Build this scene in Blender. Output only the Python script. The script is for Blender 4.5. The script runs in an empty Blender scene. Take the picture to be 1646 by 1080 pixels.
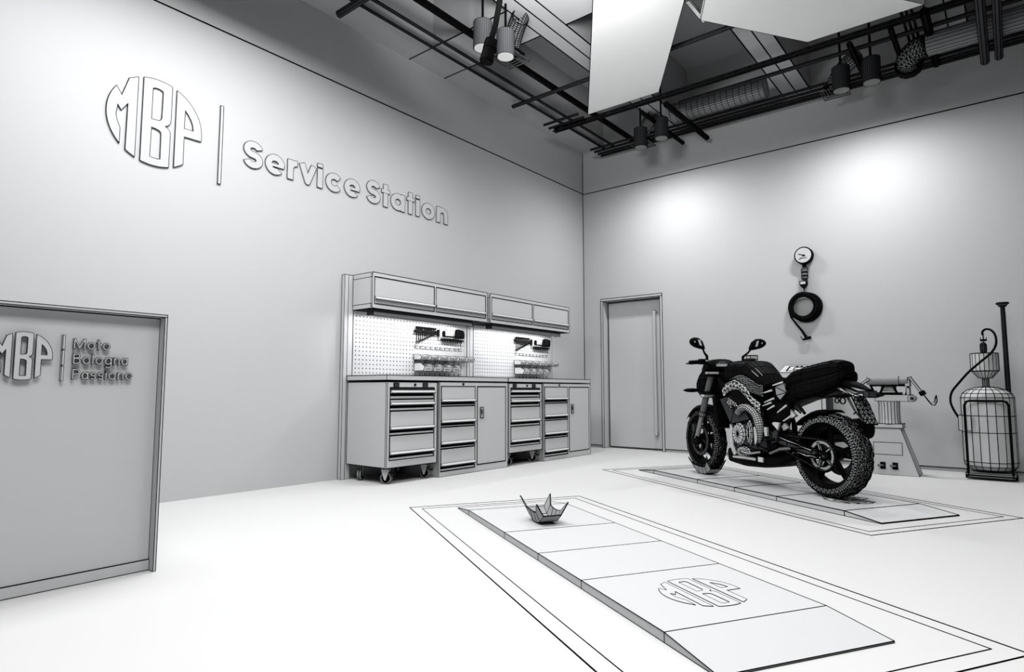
import bpy, bmesh, math, random
import numpy as np
from mathutils import Vector, Matrix
random.seed(5)
PI = math.pi
sc = bpy.context.scene
COL = sc.collection

# ------------------------------------------------------------------ camera
cam_d = bpy.data.cameras.new('camera')
cam = bpy.data.objects.new('camera', cam_d)
COL.objects.link(cam)
sc.camera = cam
cam_d.sensor_fit = 'HORIZONTAL'
cam_d.sensor_width = 36.0
cam_d.lens = 36.0 * 995.47 / 1646.0
cam_d.clip_start = 0.02
cam_d.clip_end = 100
CAMLOC = Vector((5.057, -8.013, 0.85))
pitch, yaw = math.atan(86.5 / 995.47), math.atan2(0.626, 0.775)
cam.matrix_world = Matrix.Translation(CAMLOC) @ Matrix.Rotation(yaw + math.radians(0.0), 4, 'Z') @ Matrix.Rotation(PI / 2 + pitch, 4, 'X')

# ------------------------------------------------------------------ world, lights, exposure
w = bpy.data.worlds.new('world')
sc.world = w
w.use_nodes = True
w.node_tree.nodes['Background'].inputs[0].default_value = (0.75, 0.82, 0.9, 1)
w.node_tree.nodes['Background'].inputs[1].default_value = 0.02
vs = sc.view_settings
vs.view_transform = 'Standard'
vs.look = 'None'
vs.gamma = 1.0
vs.use_curve_mapping = False
vs.exposure = 0.0

def area(name, loc, rot, size, power, sy=None, shape='RECTANGLE', col=(1, 1, 1), spread=180):
    l = bpy.data.lights.new(name, 'AREA')
    l.shape = shape
    l.size = size
    if shape == 'RECTANGLE' or shape == 'ELLIPSE':
        l.size_y = sy or size
    l.energy = power
    l.color = col
    l.spread = math.radians(spread)
    o = bpy.data.objects.new(name, l)
    o.location = loc
    o.rotation_euler = rot
    COL.objects.link(o)
    return o

area('ceiling_light', (2.9, -6.2, 4.05), (0, 0, 0), 1.8, 20, 3.0)
area('ceiling_light', (4.9, -4.4, 4.05), (0, 0, 0), 2.0, 70, 2.0)
area('ceiling_light', (5.0, -7.6, 4.05), (0, 0, 0), 2.0, 215, 2.0)
area('wall_side_light', (1.5, -6.2, 4.05), (0, 0, 0), 1.0, 165, 2.2)
area('uplight', (2.6, -4.8, 3.75), Vector((-.25, .8, 1)).to_track_quat('-Z', 'Y').to_euler(), 0.6, 58, 0.6, spread=120)

# ------------------------------------------------------------------ materials
def mat(name, col, rough=0.6, metal=0.0, spec=0.3, emit=None, es=1.0, noise=0.0):
    m = bpy.data.materials.new(name)
    m.use_nodes = True
    nt = m.node_tree
    b = nt.nodes['Principled BSDF']
    if isinstance(col, (int, float)):
        col = (col, col, col)
    b.inputs['Base Color'].default_value = (*col, 1)
    b.inputs['Roughness'].default_value = rough
    b.inputs['Metallic'].default_value = metal
    b.inputs['Specular IOR Level'].default_value = spec
    if noise:
        n = nt.nodes.new('ShaderNodeTexNoise')
        n.inputs['Scale'].default_value = 6
        r = nt.nodes.new('ShaderNodeMapRange')
        r.inputs['To Min'].default_value = rough - noise
        r.inputs['To Max'].default_value = rough + noise
        nt.links.new(n.outputs['Fac'], r.inputs['Value'])
        nt.links.new(r.outputs['Result'], b.inputs['Roughness'])
    if emit is not None:
        b.inputs['Emission Color'].default_value = (emit, emit, emit, 1)
        b.inputs['Emission Strength'].default_value = es
    return m

M = dict(
    clay=mat('white_clay', (0.43, 0.435, 0.44), 0.7, spec=0.15, noise=0.05),
    wall=mat('wall_clay', (0.40, 0.405, 0.41), 0.8, spec=0.1, noise=0.05),
    floor=mat('floor_clay', (0.47, 0.47, 0.47), 0.6, spec=0.15, noise=0.05),
    ceil=mat('ceiling_clay', (0.36, 0.363, 0.37), 0.9, spec=0.0),
    far=mat('dark_unseen_wall', 0.04, 0.8, spec=0.0),  # dark tone set on the unseen walls to cut their bounced light
    line=mat('black_edge_line', 0.002, 0.9, spec=0.0),
    grey=mat('grey_clay', (0.20, 0.205, 0.21), 0.5, spec=0.2),
    dgrey=mat('dark_grey_clay', (0.03, 0.031, 0.034), 0.5, spec=0.12),
    black=mat('black_paint', 0.0022, 0.55, spec=0.03),
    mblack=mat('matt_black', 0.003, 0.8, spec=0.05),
    tube=mat('light_tube', 0.5, 0.4, spec=0.1, emit=1.0, es=105.0),
    steel=mat('steel_grey_clay', (0.27, 0.275, 0.28), 0.5, spec=0.2),
    mid=mat('mid_grey_clay', (0.11, 0.112, 0.117), 0.5, spec=0.2),
    dull=mat('lamp_lens_shaded', 0.16, 0.4, spec=0.1),  # darker lens copy, its lack of light put into the colour
    lens=mat('lamp_lens', 0.6, 0.4, spec=0.1, emit=1.0, es=0.12),
    panel=mat('panel_clay', 0.8, 0.7, spec=0.1),
)

# ------------------------------------------------------------------ mesh builder
class MB:
    def __init__(s):
        s.v = []; s.f = []; s.m = []; s.e = []      # verts, faces, face material index, explicit line edges
    def add(s, vs_, fs, mi=0):
        o = len(s.v)
        s.v += [tuple(p) for p in vs_]
        s.f += [tuple(i + o for i in f) for f in fs]
        s.m += [mi] * len(fs)
        return s
    def box(s, x0, x1, y0, y1, z0, z1, mi=0):
        vs_ = [(x, y, z) for z in (z0, z1) for y in (y0, y1) for x in (x0, x1)]
        return s.add(vs_, [(0, 2, 3, 1), (4, 5, 7, 6), (0, 1, 5, 4), (2, 6, 7, 3), (0, 4, 6, 2), (1, 3, 7, 5)], mi)
    def prism(s, poly, a, b, axis='y', mi=0):
        """poly of (p,q) extruded from a to b on axis; axis y: (x,z); axis x: (y,z); axis z: (x,y)"""
        def P(p, t):
            if axis == 'y': return (p[0], t, p[1])
            if axis == 'x': return (t, p[0], p[1])
            return (p[0], p[1], t)
        n = len(poly)
        vs_ = [P(p, a) for p in poly] + [P(p, b) for p in poly]
        fs = [tuple(range(n)), tuple(range(2 * n - 1, n - 1, -1))]
        fs += [(i, i + n, (i + 1) % n + n, (i + 1) % n) for i in range(n)]
        return s.add(vs_, fs, mi)
    def tube(s, pts, r, n=10, mi=0, cap=True, closed=False, flat=1.0):
        pts = [Vector(p) for p in pts]
        N = len(pts)
        rs = r if isinstance(r, (list, tuple)) else [r] * N
        vs_ = []
        up = None
        for i, p in enumerate(pts):
            if closed:
                t = (pts[(i + 1) % N] - pts[i - 1])
            else:
                t = pts[min(i + 1, N - 1)] - pts[max(i - 1, 0)]
            t.normalize()
            if up is None:
                a = Vector((0, 0, 1)) if abs(t.z) < 0.9 else Vector((1, 0, 0))
                up = (a - t * a.dot(t)).normalized()
            else:
                up = (up - t * up.dot(t)).normalized()
            sd = t.cross(up)
            for k in range(n):
                a = 2 * PI * k / n + PI / n
                vs_.append(p + (sd * math.cos(a) + up * math.sin(a) * flat) * rs[i])
        fs = []
        R = N if closed else N - 1
        for i in range(R):
            j = (i + 1) % N
            for k in range(n):
                l = (k + 1) % n
                fs.append((i * n + k, i * n + l, j * n + l, j * n + k))
        if cap and not closed:
            fs.append(tuple(range(n - 1, -1, -1)))
            fs.append(tuple((N - 1) * n + k for k in range(n)))
        return s.add(vs_, fs, mi)
    def lathe(s, prof, c=(0, 0, 0), axis='z', n=24, mi=0, cap=True, a0=0.0):
        """prof list of (r, t) along axis"""
        vs_ = []
        for (r, t) in prof:
            for k in range(n):
                a = a0 + 2 * PI * k / n
                u, v = r * math.cos(a), r * math.sin(a)
                if axis == 'z': vs_.append((c[0] + u, c[1] + v, c[2] + t))
                elif axis == 'y': vs_.append((c[0] + u, c[1] + t, c[2] + v))
                else: vs_.append((c[0] + t, c[1] + u, c[2] + v))
        fs = []
        for i in range(len(prof) - 1):
            for k in range(n):
                l = (k + 1) % n
                fs.append((i * n + k, i * n + l, (i + 1) * n + l, (i + 1) * n + k))
        if cap:
            fs.append(tuple(range(n - 1, -1, -1)))
            fs.append(tuple((len(prof) - 1) * n + k for k in range(n)))
        return s.add(vs_, fs, mi)
    def ring(s, prof, c, axis='y', n=48, mi=0, n0=0, n1=None, full=True):
        """closed profile (r,t) swept round the axis: tyres, rims"""
        P = len(prof)
        vs_ = []
        for k in range(n):
            a = 2 * PI * k / n
            for (r, t) in prof:
                u, v = r * math.cos(a), r * math.sin(a)
                if axis == 'y': vs_.append((c[0] + u, c[1] + t, c[2] + v))
                elif axis == 'x': vs_.append((c[0] + t, c[1] + u, c[2] + v))
                else: vs_.append((c[0] + u, c[1] + v, c[2] + t))
        fs = []
        for k in range(n):
            l = (k + 1) % n
            for i in range(P):
                j = (i + 1) % P
                fs.append((k * P + i, k * P + j, l * P + j, l * P + i))
        return s.add(vs_, fs, mi)
    def loft(s, secs, n=16, axis='x', mi=0, cap=True):
        """secs: (t, cy, cz, hw, hh, exp) superellipse sections along axis x"""
        vs_ = []
        for (t, cy, cz, hw, hh, ex) in secs:
            for k in range(n):
                a = 2 * PI * (k + 0.5) / n
                ca, sa = math.cos(a), math.sin(a)
                u = math.copysign(abs(ca) ** (2 / ex), ca) * hw
                v = math.copysign(abs(sa) ** (2 / ex), sa) * hh
                if axis == 'x': vs_.append((t, cy + u, cz + v))
                elif axis == 'y': vs_.append((cy + u, t, cz + v))
                else: vs_.append((cy + u, cz + v, t))
        fs = []
        for i in range(len(secs) - 1):
            for k in range(n):
                l = (k + 1) % n
                fs.append((i * n + k, i * n + l, (i + 1) * n + l, (i + 1) * n + k))
        if cap:
            fs.append(tuple(range(n - 1, -1, -1)))
            fs.append(tuple((len(secs) - 1) * n + k for k in range(n)))
        return s.add(vs_, fs, mi)
    def sheet(s, grid, th, mi=0):
        """grid[i][j] of points, thickened by th along its normal"""
        I, J = len(grid), len(grid[0])
        g = [[Vector(p) for p in r] for r in grid]
        nr = []
        for i in range(I):
            for j in range(J):
                du = g[min(i + 1, I - 1)][j] - g[max(i - 1, 0)][j]
                dv = g[i][min(j + 1, J - 1)] - g[i][max(j - 1, 0)]
                nr.append(du.cross(dv).normalized())
        a = [g[i][j] for i in range(I) for j in range(J)]
        b = [a[k] + nr[k] * th for k in range(I * J)]
        fs = []
        K = I * J
        for i in range(I - 1):
            for j in range(J - 1):
                q = (i * J + j, i * J + j + 1, (i + 1) * J + j + 1, (i + 1) * J + j)
                fs.append(q)
                fs.append(tuple(K + t for t in reversed(q)))
        def side(p, q): fs.append((p, p + K, q + K, q))
        for j in range(J - 1):
            side(j + 1, j); side((I - 1) * J + j, (I - 1) * J + j + 1)
        for i in range(I - 1):
            side(i * J, (i + 1) * J); side((i + 1) * J + J - 1, i * J + J - 1)
        return s.add(a + b, fs, mi)
    def jit(s, a):
        s.v = [(x + random.uniform(-a, a), y + random.uniform(-a, a), z + random.uniform(-a, a)) for x, y, z in s.v]
        return s
    def xf(s, m):
        s.v = [tuple(m @ Vector(p)) for p in s.v]
        return s
    def join(s, o):
        return s.add(o.v, o.f) if False else s._j(o)
    def _j(s, o):
        k = len(s.v)
        s.v += o.v; s.f += [tuple(i + k for i in f) for f in o.f]; s.m += o.m
        return s
    def line(s, *pts):
        s.e += list(zip(pts[:-1], pts[1:]))
        return s
    def build(s, name, m, parent=None, wr=0.0, mode='feat', ang=28, line='line', smooth=False, tri=False, mats=()):
        bm = bmesh.new()
        bv = [bm.verts.new(p) for p in s.v]
        for f, mi in zip(s.f, s.m):
            try:
                bf = bm.faces.new([bv[i] for i in f]); bf.material_index = mi; bf.smooth = smooth
            except ValueError:
                pass
        bmesh.ops.recalc_face_normals(bm, faces=bm.faces)
        if tri:
            bmesh.ops.triangulate(bm, faces=bm.faces)
        return finish(name, bm, m, parent, wr, mode, ang, line, s.e, mats)

def finish(name, bm, m, parent, wr, mode, ang, line, extra=(), mats=()):
    me = bpy.data.meshes.new(name)
    nm = 1 + len(mats)
    if wr:
        bm.edges.ensure_lookup_table()
        es = []
        for e in bm.edges:
            if mode == 'all' or len(e.link_faces) < 2 or (len(e.link_faces) == 2 and e.calc_face_angle(0) > math.radians(ang)):
                es.append((e.verts[0].co.copy(), e.verts[1].co.copy()))
        es += [(Vector(a), Vector(b)) for a, b in extra]
        for a, b in es:
            t = b - a
            if t.length < 1e-6: continue
            t.normalize()
            q = Vector((0, 0, 1)) if abs(t.z) < 0.9 else Vector((1, 0, 0))
            u = t.cross(q).normalized(); v = t.cross(u)
            A = []; B = []
            for k in range(4):
                an = 2 * PI * k / 4
                o = (u * math.cos(an) + v * math.sin(an)) * wr
                A.append(bm.verts.new(a + o - t * wr * .4)); B.append(bm.verts.new(b + o + t * wr * .4))
            for k in range(4):
                l = (k + 1) % 4
                f = bm.faces.new((A[k], A[l], B[l], B[k])); f.material_index = nm
            f = bm.faces.new(A[::-1]); f.material_index = nm
            f = bm.faces.new(B); f.material_index = nm
    bm.to_mesh(me); bm.free()
    me.materials.append(M[m] if isinstance(m, str) else m)
    for q in mats: me.materials.append(M[q])
    if wr: me.materials.append(M[line])
    o = bpy.data.objects.new(name, me)
    COL.objects.link(o)
    if parent: o.parent = parent
    return o

def tag(o, label, cat, group=None, kind=None):
    o['label'] = label; o['category'] = cat
    if group: o['group'] = group
    if kind: o['kind'] = kind
    return o
def struct(o, label=None):
    o['kind'] = 'structure'
    if label: o['label'] = label
    return o
def thing(name, label, cat, loc=(0, 0, 0), rz=0.0, group=None):
    o = bpy.data.objects.new(name, None)
    o.empty_display_size = 0.1
    COL.objects.link(o)
    o.location = loc; o.rotation_euler = (0, 0, rz)
    return tag(o, label, cat, group)
def copy_tree(o, parent=None):
    c = o.copy(); COL.objects.link(c)
    if parent: c.parent = parent
    for ch in list(o.children): copy_tree(ch, c)
    return c

# ------------------------------------------------------------------ letter shapes: strokes -> outline
def arc(cx, cy, rx, ry, a0, a1, n=28):
    return [(cx + rx * math.cos(math.radians(a0 + (a1 - a0) * i / n)), cy + ry * math.sin(math.radians(a0 + (a1 - a0) * i / n))) for i in range(n + 1)]
def sdf(strokes, X, Y):
    F = np.full(X.shape, 9.0)
    for pts, t in strokes:
        closed = math.dist(pts[0], pts[-1]) < 1e-6
        d = np.full(X.shape, 9.0)
        for (x0, y0), (x1, y1) in zip(pts[:-1], pts[1:]):
            dx, dy = x1 - x0, y1 - y0
            L = dx * dx + dy * dy
            if L < 1e-12: continue
            k = np.clip(((X - x0) * dx + (Y - y0) * dy) / L, 0, 1)
            d = np.minimum(d, np.hypot(X - x0 - k * dx, Y - y0 - k * dy))
        d = d - t / 2
        if not closed:
            for (a, b) in ((pts[0], pts[1]), (pts[-1], pts[-2])):
                L = math.dist(a, b); nx, ny = (a[0] - b[0]) / L, (a[1] - b[1]) / L
                g = (X - a[0]) * nx + (Y - a[1]) * ny
                near = np.hypot(X - a[0], Y - a[1]) < t * 0.9
                d = np.where(near, np.maximum(d, g), d)
        F = np.minimum(F, d)
    return F
def contours(F, xs, ys):
    segs = {}
    H, W = F.shape
    def ip(p, q, fa, fb):
        k = fa / (fa - fb); return (p[0] + (q[0] - p[0]) * k, p[1] + (q[1] - p[1]) * k)
    out = []
    sgn = F < 0
    cell = sgn[:-1, :-1].astype(int) + sgn[:-1, 1:] + sgn[1:, 1:] + sgn[1:, :-1]
    for j, i in zip(*np.where((cell > 0) & (cell < 4))):
        c = [(j, i), (j, i + 1), (j + 1, i + 1), (j + 1, i)]
        pts = []
        for k in range(4):
            a, b = c[k], c[(k + 1) % 4]
            fa, fb = F[a], F[b]
            if (fa < 0) != (fb < 0):
                key = tuple(sorted((a, b)))
                pts.append((key, ip((xs[a[1]], ys[a[0]]), (xs[b[1]], ys[b[0]]), fa, fb), fa < 0))
        if len(pts) == 2: out.append((pts[0], pts[1]))
        elif len(pts) == 4:
            out.append((pts[0], pts[1])); out.append((pts[2], pts[3]))
    adj = {}; co = {}
    for a, b in out:
        adj.setdefault(a[0], []).append(b[0]); adj.setdefault(b[0], []).append(a[0])
        co[a[0]] = a[1]; co[b[0]] = b[1]
    loops = []; seen = set()
    for k in adj:
        if k in seen: continue
        lp = [k]; seen.add(k); cur = k
        while True:
            nx = [q for q in adj[cur] if q not in seen]
            if not nx: break
            cur = nx[0]; seen.add(cur); lp.append(cur)
        if len(lp) > 6: loops.append([co[q] for q in lp])
    return loops
def simplify(lp, eps):
    def rdp(p):
        if len(p) < 3: return p
        a, b = p[0], p[-1]
        L = math.dist(a, b)
        best, bi = -1, 0
        for i in range(1, len(p) - 1):
            if L < 1e-9: d = math.dist(p[i], a)
            else: d = abs((b[0] - a[0]) * (a[1] - p[i][1]) - (a[0] - p[i][0]) * (b[1] - a[1])) / L
            if d > best: best, bi = d, i
        if best > eps: return rdp(p[:bi + 1])[:-1] + rdp(p[bi:])
        return [a, b]
    h = len(lp) // 2
    return rdp(lp[:h + 1])[:-1] + rdp(lp[h:] + [lp[0]])[:-1]
def glyph_loops(strokes, W, res=0.016, lo=-0.4, hi=1.15):
    xs = np.arange(-0.12, W + 0.12, res) + 0.0003; ys = np.arange(lo, hi, res) + 0.0003
    X, Y = np.meshgrid(xs, ys)
    return [simplify(l, 0.004) for l in contours(sdf(strokes, X, Y), xs, ys)]
def emboss(name, loops, place, depth, m, parent, wr, nrm):
    """loops of 2D points filled (with holes) and extruded by depth; place(x, y, d) -> 3D"""
    cu = bpy.data.curves.new('t', 'CURVE')
    cu.dimensions = '2D'; cu.fill_mode = 'BOTH'; cu.extrude = 0.5
    for lp in loops:
        sp = cu.splines.new('POLY'); sp.points.add(len(lp) - 1)
        for i, p in enumerate(lp): sp.points[i].co = (p[0], p[1], 0, 1)
        sp.use_cyclic_u = True
    ob = bpy.data.objects.new('t', cu)
    COL.objects.link(ob)
    dg = bpy.context.evaluated_depsgraph_get()
    me = bpy.data.meshes.new_from_object(ob.evaluated_get(dg))
    bm = bmesh.new(); bm.from_mesh(me)
    bpy.data.objects.remove(ob); bpy.data.curves.remove(cu); bpy.data.meshes.remove(me)
    bmesh.ops.remove_doubles(bm, verts=bm.verts, dist=1e-5)
    for v in bm.verts: v.co = Vector(place(v.co.x, v.co.y, (v.co.z + 0.5) * depth))
    bmesh.ops.recalc_face_normals(bm, faces=bm.faces)
    return finish(name, bm, m, parent, wr, 'feat', 40, 'line')

def glyph(c, W, t, h=0.77):
    r = t / 2
    cx = W / 2
    def ell(a0, a1): return arc(cx, h / 2, cx - r, h / 2 - r, a0, a1)
    if c == 'S':
        q = (1 - t) / 4
        top = arc(cx, 1 - r - q, cx - r, q, 12, 270); bot = arc(cx, r + q, cx - r, q, 90, -168)
        return [(top, t), (bot, t)]
    if c == 's':
        q = (h - t) / 4
        return [(arc(cx, h - r - q, cx - r, q, 12, 270), t), (arc(cx, r + q, cx - r, q, 90, -168), t)]
    if c == 'e': return [(ell(0, 318), t), ([(r, h / 2 - t * .1), (W - r * .2, h / 2 - t * .1)], t * .5)]
    if c == 'c': return [(ell(38, 322), t)]
    if c == 'o': return [(ell(0, 360), t)]
    if c == 'r': return [([(r, 0), (r, h)], t), (arc(r + (W - r) * .95, h * .52, (W - r) * .95, h * .48 - r * .8, 180, 90), t * .9)]
    if c == 'v': return [([(r * .9, h), (cx, r * .8), (W - r * .9, h)], t)]
    if c == 'i': return [([(r, 0), (r, h)], t), ([(r, h + t * .22), (r, h + t * .22 + max(t * .62, .09))], t)]
    if c == 'l': return [([(r, 0), (r, 1)], t)]
    if c == 't': return [([(cx - .01, 0), (cx - .01, 1)], t), ([(0, h - t * .33), (W, h - t * .33)], t * .66)]
    if c == 'n': return [([(r, 0), (r, h)], t), ([(r, h * .45)] + arc(cx, h * .52, cx - r, h * .48 - r, 180, 0) + [(W - r, 0)], t)]
    if c == 'a': return [(arc(cx, h / 2, cx - r, h / 2 - r, 0, 360), t), ([(W - r, 0), (W - r, h)], t * .9)]
    if c == 'g': return [(ell(0, 360), t), ([(W - r, h), (W - r, -.08)] + arc(cx, -.08, cx - r, .2, 0, -150), t)]
    if c == 'M': return [([(r, 0), (r, 1)], t), ([(W - r, 0), (W - r, 1)], t), ([(r, 1), (cx, .12), (W - r, 1)], t)]
    if c == 'B': return [([(r, 0), (r, 1)], t), ([(0, 1 - r), (W * .55, 1 - r)] + arc(W * .55, .77, W * .45 - r * 1.6, .23 - r, 90, -90) + [(0, .54)], t),
                         ([(0, .54), (W * .55, .54)] + arc(W * .55, .27 + r / 2, W * .45 - r, .27 - r / 2, 90, -90) + [(0, r)], t)]
    if c == 'P': return [([(r, 0), (r, 1)], t), ([(0, 1 - r), (W * .5, 1 - r)] + arc(W * .5, .73, W * .5 - r, .27 - r, 90, -90) + [(0, .46 + r)], t)]

def carc(x0, x1, sgn, n=14):
    """points of the unit circle between two x values"""
    return [(x, sgn * math.sqrt(max(0, 1 - x * x))) for x in [x0 + (x1 - x0) * i / n for i in range(n + 1)]]
def cang(a0, a1, n=18):
    return [(math.cos(math.radians(a0 + (a1 - a0) * i / n)), math.sin(math.radians(a0 + (a1 - a0) * i / n))) for i in range(n + 1)]
LM = [[(-.72, .382), (-.59, .821)] + carc(-.56, -.408, 1, 4) + carc(-.408, -.6, -1, 5) + [(-.592, .235), (-.715, .042), (-.789, .15), (-.813, -.08), (-.783, -.208), (-.72, -.361), (-.721, -.70)]
      + cang(224, 146, 22)]
LB = [carc(-.3, .305, 1) + [(.305, .16), (.295, .08), (.26, .02), (.185, -.023), (.27, -.08), (.303, -.15)] + carc(.298, -.3, -1),
      [(-.105, .77), (-.05, .80), (.03, .80), (.1, .775), (.115, .74), (.11, .14), (.085, .09), (.04, .065), (-.108, .059)],
      [(-.1, -.132), (.0, -.14), (.07, -.165), (.1, -.2), (.108, -.25), (.111, -.81), (.07, -.825), (-.06, -.825), (-.107, -.808)]]
LP = [carc(.408, .992, 1, 20) + [(1.0, -.02), (.994, -.127), (.607, -.13)] + carc(.607, .408, -1, 5),
      [(.607, .504), (.68, .42), (.75, .31), (.79, .2), (.808, .07), (.6, .067)]]
def logo(parent, place, R, depth, m, wr):
    for nm, lp in (('letter_m', LM), ('letter_b', LB), ('letter_p', LP)):
        emboss(nm, lp, lambda x, y, d: place(x * R, y * R, d), depth, m, parent, wr, None)

# ------------------------------------------------------------------ room shell
XR, YB, ZC, ZT = 7.4, -10.5, 4.53, 5.3
mb = MB().box(-0.2, XR + .2, YB - .2, 0.5, -0.12, 0.0)
struct(mb.build('floor', 'floor'), 'smooth pale workshop floor')
mb = MB().box(-0.2, 0.0, YB, 0.3, 0.0, ZT)
mb.box(-.002, .003, YB, 0, 3.876, 3.888, 1)
struct(mb.build('wall_left', 'wall', mats=('line',)), 'tall pale wall with raised lettering and a thin seam line')
mb = MB()
mb.box(-0.2, 0.306, 0, .25, .04, ZT).box(1.29, XR, 0, .25, .04, ZT).box(.306, 1.29, 0, .25, 2.2, ZT)
mb.box(-0.2, 0.306, .012, .25, 0, .04).box(1.29, XR, .012, .25, 0, .04)
mb.box(0, XR, -.003, .002, 3.866, 3.878, 1)
mb.box(0, .306, -.003, .012, .034, .042, 1).box(1.29, XR, -.003, .012, .034, .042, 1)
mb.box(0, .007, -.007, 0, 0, ZC, 1)
struct(mb.build('wall_back', 'wall', mats=('line',)), 'pale end wall holding the door, seam line near its top')
struct(MB().box(XR, XR + .2, YB, .3, 0, ZT).build('wall_right', 'far'))
struct(MB().box(-.2, XR + .2, YB - .2, YB, 0, ZT).build('wall_front', 'far'))
# ceiling slab with downstand beams leaving deep coffers
mb = MB().box(-.2, XR + .2, YB - .2, .3, ZT, ZT + .15)
mb.box(0, .38, YB, 0, ZC, ZT)
ybeams = [(1.42, 1.73), (3.0, 3.31), (4.58, 4.89), (6.16, 6.47)]
xbeams = [(-3.58, -3.03), (-8.6, -8.05)]
for a, b in ybeams: mb.box(a, b, YB, 0, ZC, ZT)
for a, b in xbeams:
    xs = [.38] + [v for p in ybeams for v in p] + [XR]
    for k in range(0, len(xs) - 1, 2): mb.box(xs[k], xs[k + 1], a, b, ZC, ZT)
lw = .006
def cl(x0, y0, x1, y1): mb.box(min(x0, x1) - lw, max(x0, x1) + lw, min(y0, y1) - lw, max(y0, y1) + lw, ZC - .004, ZC + .003, 1)
for a, b in ybeams:
    cl((a + b) / 2, YB, (a + b) / 2, 0); cl(a, YB, a, 0); cl(b, YB, b, 0)
for a, b in xbeams:
    cl(0, a, 1.42, a); cl(0, b, 1.42, b)
    cl(1.73, a, 3.0, a); cl(1.73, b, 3.0, b); cl(3.31, a, 4.58, a); cl(3.31, b, 4.58, b)
cl(.38, YB, .38, -3.58); cl(.38, -3.03, .38, 0)
struct(mb.build('ceiling', 'ceil', mats=('line',)), 'dark ceiling of deep square coffers between flat beams')

# door in the back wall
fr = struct(MB().box(.306, .339, -.012, .16, 0, 2.166).box(1.257, 1.29, -.012, .16, 0, 2.166).box(.306, 1.29, -.012, .16, 2.167, 2.2)
            .box(.339, 1.257, .15, .25, 0, 2.167).build('trim_1', 'clay', wr=.0042), 'plain frame lining the doorway')
d = struct(MB().box(.366, 1.215, .11, .149, .022, 2.145).build('door_1', 'clay', wr=.004), 'plain flush door with a tall bar handle')
h = MB().tube([(1.135, .055, .21), (1.135, .055, 1.975)], .022, 8)
h.tube([(1.135, .055, 1.955), (1.135, .11, 1.955)], .016, 8).tube([(1.135, .055, .23), (1.135, .11, .23)], .016, 8)
h.build('door_handle', 'clay', d, wr=.0025, ang=50)

# floor frames (double line rectangles round the two lift plates)
RA = math.radians(-30.3)
U = Vector((math.cos(RA), math.sin(RA), 0)); V = Vector((-math.sin(RA), math.cos(RA), 0))
O1 = Vector((1.896, -4.718, 0)); O2 = Vector((1.921, -1.989, 0))
def frame_rect(name, O, x0, x1, y0, y1, wd, g=.075, label=''):
    mb = MB()
    def P(x, y, z=0): return O + U * x + V * y + Vector((0, 0, z))
    def strip(a, b, wdt):
        t = (b - a).normalized(); n = Vector((-t.y, t.x, 0)) * wdt
        A = a - t * wdt; B = b + t * wdt
        mb.add([A - n, B - n, B + n, A + n, A - n + Vector((0, 0, .0022)), B - n + Vector((0, 0, .0022)), B + n + Vector((0, 0, .0022)), A + n + Vector((0, 0, .0022))],
               [(0, 3, 2, 1), (4, 5, 6, 7), (0, 1, 5, 4), (1, 2, 6, 5), (2, 3, 7, 6), (3, 0, 4, 7)])
    for q, ww in ((0, wd), (g, wd * .6)):
        c = [P(x0 + q, y0 + q), P(x1 - q, y0 + q), P(x1 - q, y1 - q), P(x0 + q, y1 - q)]
        for k in range(4): strip(c[k], c[(k + 1) % 4], ww)
    return struct(mb.build(name, 'line'), label)
frame_rect('trim_2', O1, -.15, 3.045, -.32, 1.05, .0028, label='thin double border line in the floor round the nearer lift plate')
frame_rect('trim_3', O2, -.18, 3.02, -.335, 1.05, .0042, label='thin double border line in the floor round the farther lift plate')

# ------------------------------------------------------------------ lift plates (low segmented ramps)
def lift(label, O, wr, dz=.035):
    t = thing('lift_platform', label, 'lift platform', O, RA, 'low segmented lift plates on the floor')
    L, W = 2.82, .725
    us = [0, .27, .975, 1.465, 1.935, 2.545, L]
    for k in range(6):
        a, b = us[k], us[k + 1]
        z0 = .004 if k == 0 else dz; z1 = .006 if k == 5 else dz
        mb = MB()
        vs_ = [(a, 0, 0), (b, 0, 0), (b, W, 0), (a, W, 0), (a, 0, z0), (b, 0, z1), (b, W, z1), (a, W, z0)]
        mb.add(vs_, [(0, 3, 2, 1), (4, 5, 6, 7), (0, 1, 5, 4), (1, 2, 6, 5), (2, 3, 7, 6), (3, 0, 4, 7)])
        o = mb.build('ramp_end' if k in (0, 5) else 'deck_plate', 'clay', t, wr=wr, ang=20)
        if k == 4:
            em = MB()
            # flat emblem let into the deck
            def place(x, y, dd): return (2.245 - y, .388 + x, dz + dd)
            for nm, lp in (('letter_m', LM), ('letter_b', LB), ('letter_p', LP)):
                emboss(nm, lp, lambda x, y, dd: place(x * .172, y * .172, dd), .0015, 'clay', o, wr * .62, None)
    return t
lift('long low segmented lift plate on the floor nearest the camera, round monogram on its deck', O1, .0021)
lift('long low segmented lift plate under the motorcycle', O2, .0036)

# ------------------------------------------------------------------ folded wheel chocks
def chock(label, loc, rz, sc_=1.0, m='clay', wr=.002, z=.0405):
    t = thing('wheel_chock', label, 'wheel chock', (loc.x, loc.y, z), rz, 'folded wheel chocks on the lift plates')
    # long folded trough: five creased panels each side, upturned at both ends
    xs = [-.13, -.085, -.03, .02, .065, .12]
    zf = [.060, .022, .0, .0, .010, .050]
    ws = [.100, .082, .076, .076, .080, .100]
    zs = [.130, .074, .065, .062, .066, .120]
    g = []
    for x, f, ww, sz in zip(xs, zf, ws, zs):
        g.append([(x, -ww, sz if abs(x) < .1 else sz), (x * .97, -.055, f), (x * .97, .055, f), (x, ww, sz)])
    mb = MB()
    # side wings
    mb.sheet([[Vector(p) * sc_ for p in r] for r in g], .005)
    mb.build('trough', m, t, wr=wr, mode='all')
    return t
c1 = O1 + U * .80 + V * .325
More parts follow.
